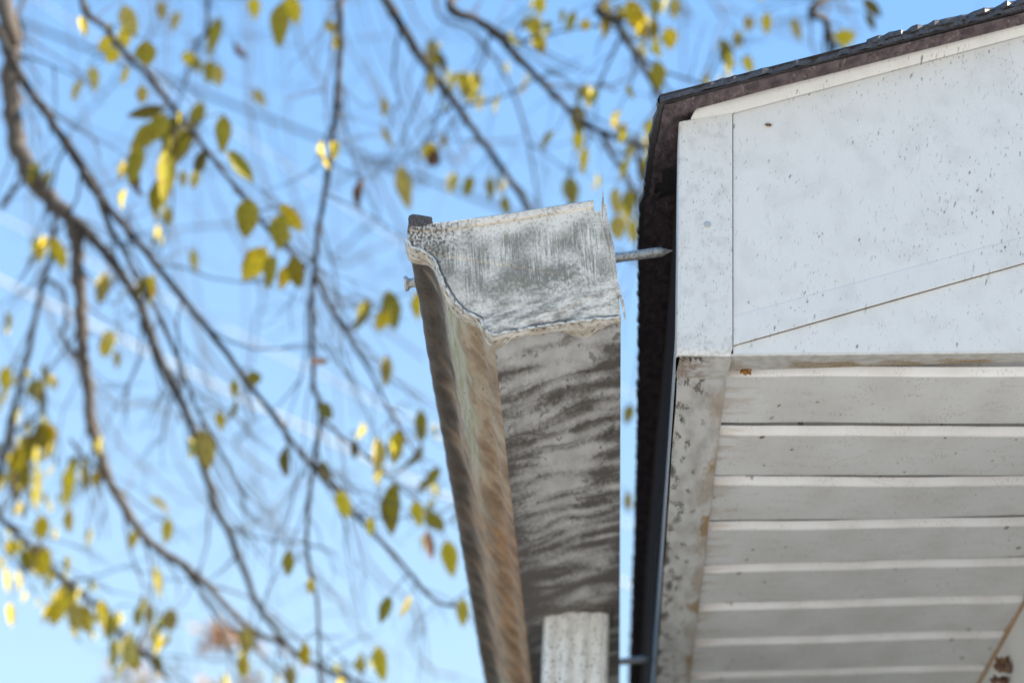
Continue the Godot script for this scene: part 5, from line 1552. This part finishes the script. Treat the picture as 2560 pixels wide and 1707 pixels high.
# ---------------------------------------------------------------- spikes
func build_spikes() -> void:
	var steel := mat(Color.WHITE, 0.45, 0.2)
	skin(steel, paint(128, 512, func(u: float, v: float):
		var c := mixc(Color(0.62, 0.61, 0.59), Color(0.34, 0.32, 0.29), 0.35 + 0.9 * nz(u * 5.0, v * 30.0))
		return mixc(c, Color(0.07, 0.05, 0.04), sm(0.4, 0.6, nz(u * 10.0, v * 60.0)))))
	steel.uv1_scale = Vector3(1, 8, 1)
	var heads := [[Vector3(-0.1842, 2.3954, -0.066), Vector3(-0.1, 2.4085, -0.066), Vector3(-0.0033, 2.4245, -0.066), "galvanized spike through the gutter, its point short of the corner cap"], [Vector3(-0.135, 2.350, -0.85), Vector3(-0.1, 2.355, -0.85), Vector3(-0.0035, 2.3685, -0.85), "far galvanized spike bridging the gap behind the downspout"]]
	for e in heads:
		var t := thing("gutter_spike", e[3], "spike", e[0], "spikes driven through the gutter")
		var st := new_st()
		var a: Vector3 = e[0]
		var b: Vector3 = e[1]
		var c: Vector3 = e[2]
		var d := (c - b).normalized()
		var pts := []
		var rad := []
		for i in 30:
			var s := i / 29.0
			pts.append(a.lerp(b, s * 2.0) if s < 0.5 else b.lerp(c - d * 0.0075, s * 2.0 - 1.0))
			rad.append(0.0033 + (0.00022 if i % 2 == 0 and i > 21 else 0.0))
		pts[0] = a
		tube(st, pts, rad, 12, false)
		tube(st, [c - d * 0.0075, c - d * 0.006, c], [0.0034, 0.0030, 0.0002], 4, true)
		part("shank", done(st), steel, t)
		st = new_st()
		var f := (b - a).normalized()
		tube(st, [a - f * 0.0006, a, a + f * 0.0014, a + f * 0.003, a + f * 0.007], [0.0046, 0.0054, 0.0052, 0.0033, 0.0028], 18)
		part("head", done(st), steel, t)

func crumple(at: Vector3, size: float, seed_k: float, m: Material, called: String, parent: Node) -> void:
	var st := new_st()
	var rows := []
	for i in 9:
		var r := []
		for j in 7:
			var u := i / 8.0 - 0.5
			var v := (j / 6.0 - 0.5) * (0.75 * sqrt(maxf(1.0 - 4.0 * u * u * 0.9, 0.05)))
			r.append([at + Vector3(u + 0.2 * nz(u * 3.0 + seed_k, v * 3.0), 0.35 * nz(u * 2.5, v * 2.5 + seed_k), v + 0.2 * nz(v * 3.0, seed_k)) * size, Vector2(u, v)])
		rows.append(r)
	sheet(st, rows, 0)
	part(called, done(st), m, parent)

func build_scraps() -> void:
	var t := thing("leaf_scrap", "curled orange scrap of leaf caught under the white return fold", "leaf", Vector3(0.0434, 2.3172, -0.0235))
	crumple(t.position, 0.008, 2.0, mat(lin(0.32, 0.15, 0.03), 0.8), "blade", t)
	t = thing("seed_husk", "tiny brown seed husk stuck high on the white rake board", "husk", Vector3(0.0575, 2.4846, 0.0013))
	crumple(t.position, 0.0042, 5.0, mat(lin(0.18, 0.10, 0.035), 0.8), "shell", t)
	# old leaves and web hanging at the wall
	t = thing("dead_leaves", "clump of brown dead leaves hanging in web beside the tan filler bead", "dead leaves", Vector3(0.297, 2.287, -0.575))
	for i in 4:
		crumple(t.position + Vector3(-0.002 * i, -0.006 * i + 0.008, 0.008 * (i % 3)), 0.018, 3.0 + i * 1.7, mat(lin(0.30 - 0.03 * i, 0.18 - 0.02 * i, 0.09), 0.9), "leaf", t)

# ---------------------------------------------------------------- trees
func bark_mat(a: Color, b: Color) -> StandardMaterial3D:
	var m := mat(Color.WHITE, 0.85)
	skin(m, paint(256, 256, func(u: float, v: float):
		var c := mixc(a, b, 0.5 + 0.9 * nz(u * 7.0, v * 22.0))
		return mixc(c, Color(0.04, 0.032, 0.028), sm(0.25, 0.6, nz(u * 16.0, v * 30.0)) * 0.7)))
	m.uv1_triplanar = true
	m.uv1_scale = Vector3(9, 9, 9)
	return m

func leaf_mesh(bend: float, fold_k: float, seed_k: float) -> ArrayMesh:
	# a pointed oval blade, one unit long, folded on its rib and curled
	var st := new_st()
	var rows := []
	for i in 9:
		var t := i / 8.0
		var w := 0.23 * pow(sin(PI * pow(t, 0.8)), 0.85) + 0.004
		if t > 0.98:
			w = 0.002
		var r := []
		for j in 5:
			var s := (j - 2) / 2.0
			var z := fold_k * absf(s) * w + bend * t * t * 0.35 + 0.03 * nz(t * 3.0 + seed_k, s * 1.5)
			r.append([Vector3(s * w * (1.0 + 0.12 * nz(t * 7.0, s + seed_k)), t, z), Vector2(j / 4.0, t)])
		rows.append(r)
	sheet(st, rows, 0)
	return done(st)

func build_tree() -> void:
	var bark := bark_mat(Color(0.012, 0.010, 0.009), Color(0.055, 0.042, 0.032))
	var sunlit_bark := bark_mat(Color(0.03, 0.023, 0.018), Color(0.16, 0.122, 0.09))  # lighter copy of the bark: sunlight on the left limbs put into its colour
	var tree := thing("leafy_tree", "nearby tree with drooping dark branches and sparse yellow-green autumn leaves", "tree", Vector3(-3.3, 0, -2.7))
	var st := new_st()
	var pr := smooth_path([[-3.3, -0.1, -2.7, 0.21], [-3.27, 0.4, -2.7, 0.15], [-3.22, 1.6, -2.72, 0.125], [-3.15, 3.0, -2.7, 0.115], [-3.1, 3.9, -2.68, 0.10], [-3.0, 5.0, -2.6, 0.075], [-2.9, 6.2, -2.7, 0.04]], 6, 0.03)
	tube(st, pr[0], pr[1], 14)
	part("trunk", done(st), bark, tree)
	st = new_st()
	pr = smooth_path([[-3.06, 4.5, -2.64, 0.06], [-2.2, 5.0, -2.55, 0.042], [-1.1, 5.1, -2.4, 0.032], [-0.2, 5.25, -2.4, 0.026], [0.8, 5.35, -2.3, 0.018], [1.9, 5.3, -2.4, 0.010]], 6, 0.05)
	tube(st, pr[0], pr[1], 9)
	part("limb", done(st), bark, tree)
	st = new_st()
	pr = smooth_path([[-3.2, 2.1, -2.7, 0.05], [-2.5, 2.7, -2.3, 0.03], [-1.7, 2.9, -1.95, 0.016], [-1.18, 2.85, -1.75, 0.008]], 6, 0.05)
	tube(st, pr[0], pr[1], 8)
	part("limb", done(st), bark, tree)
	var clusters := []
	var made := 0
	# traced branches, each with the fine twigs that carry its leaves
	for i in LIMBS.size():
		st = new_st()
		pr = smooth_path(LIMBS[i], 5, 0.22)
		# swellings at the nodes
		for k in pr[1].size():
			if k % 7 == 3:
				pr[1][k] *= 1.22
		tube(st, pr[0], pr[1], 9 if pr[1][0] > 0.008 else 7)
		for w in TWIGS:
			if w[0] == i:
				var a := Vector3(w[1], w[2], w[3])
				var b := Vector3(w[4], w[5], w[6])
				var mid := (a + b) * 0.5 + Vector3(rng.randf_range(-1, 1), rng.randf_range(-0.2, 1.2), rng.randf_range(-1, 1)) * 0.12 * (b - a).length()
				var tp := smooth_path([[a.x, a.y, a.z, 0.0012], [mid.x, mid.y, mid.z, 0.0009], [b.x, b.y, b.z, 0.0006]], 4, 0.0)
				tube(st, tp[0], tp[1], 5)
		for w in CLUSTERS:
			if int(w[0]) == i:
				var a := Vector3(w[1], w[2], w[3])
				var b := Vector3(w[4], w[5], w[6])
				tube(st, [a, a.lerp(b, 0.5) + Vector3(0, 0.02, 0), b], [0.0018, 0.0014, 0.001], 5, false)
				for k in 6:
					shoot(st, b, Vector3(rng.randf_range(-1, 1), rng.randf_range(-1.2, 0.6), rng.randf_range(-1, 1)).normalized(), rng.randf_range(0.03, 0.07), 0.0008)
		# side shoots
		for k in range(4, pr[0].size() - 1, 4):
			var d: Vector3 = (pr[0][k + 1] - pr[0][k]).normalized()
			var side := (d + Vector3(rng.randf_range(-1, 1), rng.randf_range(-1, 0.7), rng.randf_range(-0.7, 0.7)) * 0.9).normalized()
			var e := shoot(st, pr[0][k], side, rng.randf_range(0.07, 0.24), clampf(pr[1][k] * 0.4, 0.0009, 0.0022))
			if rng.randf() < (0.75 if e.x < -0.62 and e.y < 2.75 else (0.5 if e.y > 3.0 else 0.22)):
				clusters.append(e)
		part("branch", done(st), sunlit_bark if i in [0, 2] else bark, tree)
	shuffle(clusters)
	# leaves
	var kinds := {}
	var tone := {"o": [0.34, 0.30, 0.030], "y": [0.74, 0.57, 0.03], "p": [0.58, 0.48, 0.12], "d": [0.17, 0.155, 0.03], "b": [0.13, 0.065, 0.035]}
	for k in tone:
		var c = tone[k]
		var set_ := []
		for v in 2:
			var m := mat(Color.WHITE, 0.8, 0.0, 0.25)
			skin(m, paint(64, 128, func(u: float, w: float):
				var base := Color(c[0], c[1], c[2])
				var vein := sm(0.05, 0.0, absf(u - 0.5)) * 0.35 + 0.15 * sm(0.75, 0.95, sin((w + absf(u - 0.5) * 0.8) * 60.0))
				base = mixc(base, Color(c[0] * 1.3, c[1] * 1.25, c[2] * 2.0), vein)
				base = mixc(base, Color(0.26, 0.13, 0.03), 0.8 * sm(0.25, 0.6, nz(u * 3.0 + v * 9.0, w * 4.0) + 0.25 * absf(u - 0.5)))
				return mixc(base, Color(0.06, 0.035, 0.02), 0.8 * sm(0.42, 0.6, nz(u * 6.0 + v * 3.0, w * 9.0 + 5.0)))))
			m.backlight = Color(1.0, 1.0, 0.7)
			set_.append(m)
		kinds[k] = set_
	var blades := []
	for v in 5:
		blades.append(leaf_mesh([0.1, -0.35, 0.5, 0.25, -0.15][v], [0.25, 0.6, 0.4, 0.9, 0.15][v], v * 5.0))
	for e in LEAVES:
		leaf(tree, blades[rng.randi() % 5], kinds[e[0]][rng.randi() % 2], Vector3(e[1], e[2], e[3]), Vector3(e[4], e[5], e[6]), e[7], Vector3(e[8], e[9], e[10]))
	# the small leaves of the dense clusters, too many to pick apart
	var list := []
	for e in CLUSTERS:
		var c := Vector3(e[4], e[5], e[6])
		for k in int(e[7]):
			list.append(c + Vector3(rng.randfn(0.0, 0.024), rng.randfn(0.0, 0.030), rng.randfn(0.0, 0.04)))
	var mm := MultiMesh.new()
	mm.transform_format = MultiMesh.TRANSFORM_3D
	mm.use_colors = true
	mm.mesh = blades[1]
	mm.instance_count = list.size()
	for i in list.size():
		var y := Vector3(rng.randf_range(-0.5, 0.5), -1.0, rng.randf_range(-0.5, 0.5)).normalized()
		var x := y.cross(Vector3(rng.randf_range(-1, 1), 0.1, rng.randf_range(-1, 1))).normalized()
		var len := rng.randf_range(0.018, 0.036)
		mm.set_instance_transform(i, Transform3D(Basis(x * len * 0.8, y * len, x.cross(y) * len), list[i] - tree.position))
		mm.set_instance_color(i, [Color(0.36, 0.31, 0.03), Color(0.66, 0.50, 0.03), Color(0.60, 0.49, 0.10), Color(0.50, 0.41, 0.03), Color(0.2, 0.17, 0.03)][rng.randi() % 5])
	var small := MultiMeshInstance3D.new()
	small.name = "clustered_leaves"
	small.multimesh = mm
	var sm_ := mat(Color.WHITE, 0.8, 0.0, 0.25)
	sm_.vertex_color_use_as_albedo = true
	sm_.backlight = Color(1.0, 0.85, 0.12)
	small.material_override = sm_
	small.set_meta("kind", "stuff")
	tree.add_child(small)
	# more leaves on the fine side twigs, hanging in loose clusters
	for e in clusters:
		for k in rng.randi_range(2, 4):
			var a: Vector3 = e + Vector3(rng.randf_range(-1, 1), rng.randf_range(-1, 0.2), rng.randf_range(-1, 1)) * 0.012
			var len := rng.randf_range(0.018, 0.038)
			var tip := a + Vector3(rng.randf_range(-0.35, 0.35), -1.0, rng.randf_range(-0.35, 0.35)).normalized() * len
			leaf(tree, blades[rng.randi() % 5], kinds[["o", "y", "y", "p", "d"][rng.randi() % 5]][rng.randi() % 2], a, tip, rng.randf_range(0.3, 0.44), Vector3(rng.randf_range(-1, 1), rng.randf_range(-0.3, 0.3), rng.randf_range(-1, 1)))
			made += 1
			if made > 116:
				return

func shuffle(list: Array) -> void:
	for i in range(list.size() - 1, 0, -1):
		var j := rng.randi() % (i + 1)
		var t = list[i]
		list[i] = list[j]
		list[j] = t

# a crooked side twig; gives back its end
func shoot(st: SurfaceTool, a: Vector3, dir: Vector3, len: float, r: float) -> Vector3:
	var pts := [a]
	var rad := [r]
	var p := a
	var d := dir
	for i in 5:
		d = (d + Vector3(rng.randf_range(-1, 1), rng.randf_range(-1.1, 0.8), rng.randf_range(-1, 1)) * 0.3).normalized()
		p += d * len / 5.0
		pts.append(p)
		rad.append(r * (1.0 - 0.14 * (i + 1)))
		if i == 2 and len > 0.12:
			shoot(st, p, (d + Vector3(rng.randf_range(-1, 1), rng.randf_range(-1, 0.6), rng.randf_range(-1, 1)) * 0.8).normalized(), len * 0.5, r * 0.7)
	tube(st, pts, rad, 5, false)
	return p

func leaf(tree: Node3D, mesh: Mesh, m: Material, a: Vector3, b: Vector3, wid: float, across: Vector3) -> void:
	var y := b - a
	var len := y.length()
	y /= len
	len *= 1.1
	var x := (across - y * across.dot(y)).normalized()
	var z := x.cross(y)
	var o := MeshInstance3D.new()
	o.name = "leaf"
	o.mesh = mesh
	o.material_override = m
	tree.add_child(o, true)
	o.transform = Transform3D(Basis(x * len * wid / 0.46, y * len, z * len), a - tree.position)

func spray(st: SurfaceTool, a: Vector3, dir: Vector3, len: float, r: float, level: int) -> void:
	# a branch that droops and forks
	var pts := [a]
	var rad := [r]
	var p := a
	var d := dir.normalized()
	var n := 5
	for i in n:
		d = (d + Vector3(rng.randf_range(-1, 1), rng.randf_range(-1, 0.9), rng.randf_range(-1, 1)) * 0.22).normalized()
		p += d * len / n
		pts.append(p)
		rad.append(r * (1.0 - 0.13 * (i + 1)))
		if level > 0 and i > 0:
			for k in (2 if rng.randf() < 0.5 else 1):
				var side := (d + Vector3(rng.randf_range(-1, 1), rng.randf_range(-1, 0.8), rng.randf_range(-1, 1)) * 0.9).normalized()
				spray(st, p, side, len * rng.randf_range(0.4, 0.65), r * 0.55, level - 1)
	tube(st, pts, rad, 5 if level < 2 else 7, false)

func droop(st: SurfaceTool, a: Vector3, dir: Vector3, len: float) -> void:
	# a long hanging branch with side twigs
	var raw := []
	var p := a
	var d := dir.normalized()
	for i in 8:
		raw.append([p.x, p.y, p.z, 0.0050 * (1.0 - 0.10 * i)])
		d = (d + Vector3(rng.randf_range(-0.8, 1), rng.randf_range(-1, 0.8), rng.randf_range(-1, 1)) * 0.2).normalized()
		p += d * len / 7.0
	var pr := smooth_path(raw, 4, 0.3)
	tube(st, pr[0], pr[1], 6)
	for k in range(4, pr[0].size(), 3):
		spray(st, pr[0][k], Vector3(rng.randf_range(-1, 1), rng.randf_range(-1, 0.4), rng.randf_range(-0.6, 0.6)), rng.randf_range(0.25, 0.6), 0.0028, 1 if k % 2 == 0 else 0)

func build_far_trees() -> void:
	var bark := bark_mat(Color(0.08, 0.066, 0.055), Color(0.15, 0.125, 0.105))
	# bare tree further back: twigs crossing the sky
	var tree := thing("bare_tree", "thin bare tree further back, its grey twigs crossing the sky", "tree", Vector3(-4.6, 0, -7.0))
	var st := new_st()
	var pr := smooth_path([[-4.6, -0.1, -7.0, 0.26], [-4.5, 1.0, -7.0, 0.19], [-4.3, 3.5, -7.0, 0.15], [-4.1, 5.5, -6.9, 0.11], [-3.9, 8.0, -7.0, 0.05], [-3.8, 9.5, -7.0, 0.02]], 6, 0.03)
	tube(st, pr[0], pr[1], 12)
	part("trunk", done(st), bark, tree)
	var limbs := [
		[[-4.1, 5.6, -6.9, 0.06], [-3.6, 7.0, -6.8, 0.04], [-2.6, 7.7, -6.6, 0.03], [-1.2, 8.0, -6.5, 0.022], [0.4, 8.0, -6.4, 0.016], [2.2, 7.7, -6.4, 0.010]],
		[[-4.3, 3.6, -7.0, 0.06], [-3.6, 4.6, -6.9, 0.04], [-3.2, 5.6, -6.8, 0.02], [-3.1, 6.6, -6.7, 0.012]]]
	for l in limbs:
		st = new_st()
		pr = smooth_path(l, 8, 0.1)
		tube(st, pr[0], pr[1], 7)
		part("limb", done(st), bark, tree)
		for k in range(9, pr[0].size(), 9):
			st = new_st()
			droop(st, pr[0][k], Vector3(rng.randf_range(-0.3, 1.2), rng.randf_range(-1.0, -0.45), rng.randf_range(-0.4, 0.4)), rng.randf_range(2.0, 3.4))
			part("branch", done(st), bark, tree)
	for tw in FAR_TWIGS:
		st = new_st()
		var raw := []
		for i in tw.size():
			raw.append([tw[i][0], tw[i][1], tw[i][2], 0.0050 - 0.0007 * i])
		# up to the limb that carries it
		var first := Vector3(tw[0][0], tw[0][1], tw[0][2])
		if first.y < 6.4:
			raw.push_front([first.x - 0.25, first.y + 0.5, first.z + 0.2, 0.0026])
			raw.push_front([first.x - 0.4, 7.0, first.z + 0.3, 0.0026])
		raw.push_front([clampf(first.x - 0.5, -3.0, 1.8), 7.95, -6.5, 0.006])
		pr = smooth_path(raw, 5, 0.2)
		tube(st, pr[0], pr[1], 6)
		for k in range(3, pr[0].size(), 4):
			spray(st, pr[0][k], Vector3(rng.randf_range(-1, 1), rng.randf_range(-1, 0.3), rng.randf_range(-0.5, 0.5)), rng.randf_range(0.2, 0.4), 0.0020, 0)
		part("branch", done(st), bark, tree)

	# russet tree far off, only its top in view
	var far := thing("russet_tree", "distant tree with a russet and tan crown low in the sky", "tree", Vector3(-4.6, 0, -24.0))
	st = new_st()
	pr = smooth_path([[-4.6, -0.1, -24.0, 0.3], [-4.55, 2.0, -24.0, 0.2], [-4.6, 5.0, -24.0, 0.13], [-4.6, 9.3, -24.0, 0.03]], 5, 0.02)
	tube(st, pr[0], pr[1], 10)
	for i in 26:
		spray(st, Vector3(-4.57, rng.randf_range(3.0, 7.2), -24.0), Vector3(rng.randf_range(-1, 1), rng.randf_range(0.1, 0.9), rng.randf_range(-1, 1)), rng.randf_range(1.2, 2.2), 0.03, 1)
	part("trunk", done(st), bark, far)
	var mm := MultiMesh.new()
	mm.transform_format = MultiMesh.TRANSFORM_3D
	mm.use_colors = true
	mm.mesh = leaf_mesh(0.2, 0.4, 1.0)
	var list := []
	for i in 4200:
		var a := rng.randf() * TAU
		var y := rng.randf()
		var rr := 2.0 * pow(rng.randf(), 0.5) * sqrt(maxf(1.0 - pow(y * 1.9 - 0.9, 2.0), 0.05))
		var p := Vector3(cos(a) * rr - 0.35, 4.2 + y * 5.2, sin(a) * rr)
		if nz(p.x * 0.9 + 4.0, p.y * 0.9 + p.z * 0.5) < 0.02:
			continue
		list.append(p)
	mm.instance_count = list.size()
	for i in list.size():
		var b := Basis.from_euler(Vector3(rng.randf() * TAU, rng.randf() * TAU, rng.randf() * TAU)).scaled(Vector3.ONE * rng.randf_range(0.10, 0.17))
		mm.set_instance_transform(i, Transform3D(b, list[i]))
		mm.set_instance_color(i, [Color(0.40, 0.19, 0.07), Color(0.46, 0.27, 0.12), Color(0.30, 0.15, 0.07), Color(0.5, 0.34, 0.12)][rng.randi() % 4])
	var crown := MultiMeshInstance3D.new()
	crown.name = "crown"
	crown.multimesh = mm
	var lm := mat(Color.WHITE, 0.7)
	lm.vertex_color_use_as_albedo = true
	lm.backlight = lin(0.4, 0.22, 0.08)
	crown.material_override = lm
	crown.set_meta("kind", "stuff")
	far.add_child(crown)

# ---------------------------------------------------------------- wires
func build_wires() -> void:
	var dark := mat(lin(0.03, 0.03, 0.033), 0.6)
	var bare := mat(lin(0.82, 0.82, 0.83), 0.35)
	var list := [
		[Vector3(-9.01, 9.35, -6.56), Vector3(8.2, 5.9, -13.52), 0.010, dark, "black utility cable stretched across the sky above the bare wires"],
		[Vector3(-8.73, 8.56, -6.92), Vector3(7.65, 3.41, -14.65), 0.0095, bare, "bright bare metal wire, the lowest of the utility lines"],
		[Vector3(-7.61, 8.16, -6.38), Vector3(7.19, 4.35, -15.51), 0.0042, bare, "thin bare metal wire just above the brightest utility line"],
		[Vector3(-6.89, 9.28, -5.3), Vector3(6.06, 5.07, -16.14), 0.0022, bare, "thinnest bare wire, close under the black utility cable"]]
	for e in list:
		var t := thing("utility_wire", e[4], "wire", (e[0] + e[1]) * 0.5, "utility wires crossing the sky")
		var st := new_st()
		var pts := []
		var rad := []
		for i in 41:
			var s := i / 40.0
			pts.append(e[0].lerp(e[1], s) - Vector3(0, 0.12 * (1.0 - pow(2.0 * s - 1.0, 2.0)) - 0.10, 0))
			rad.append(e[2])
		tube(st, pts, rad, 8)
		part("strand", done(st), e[3], t)
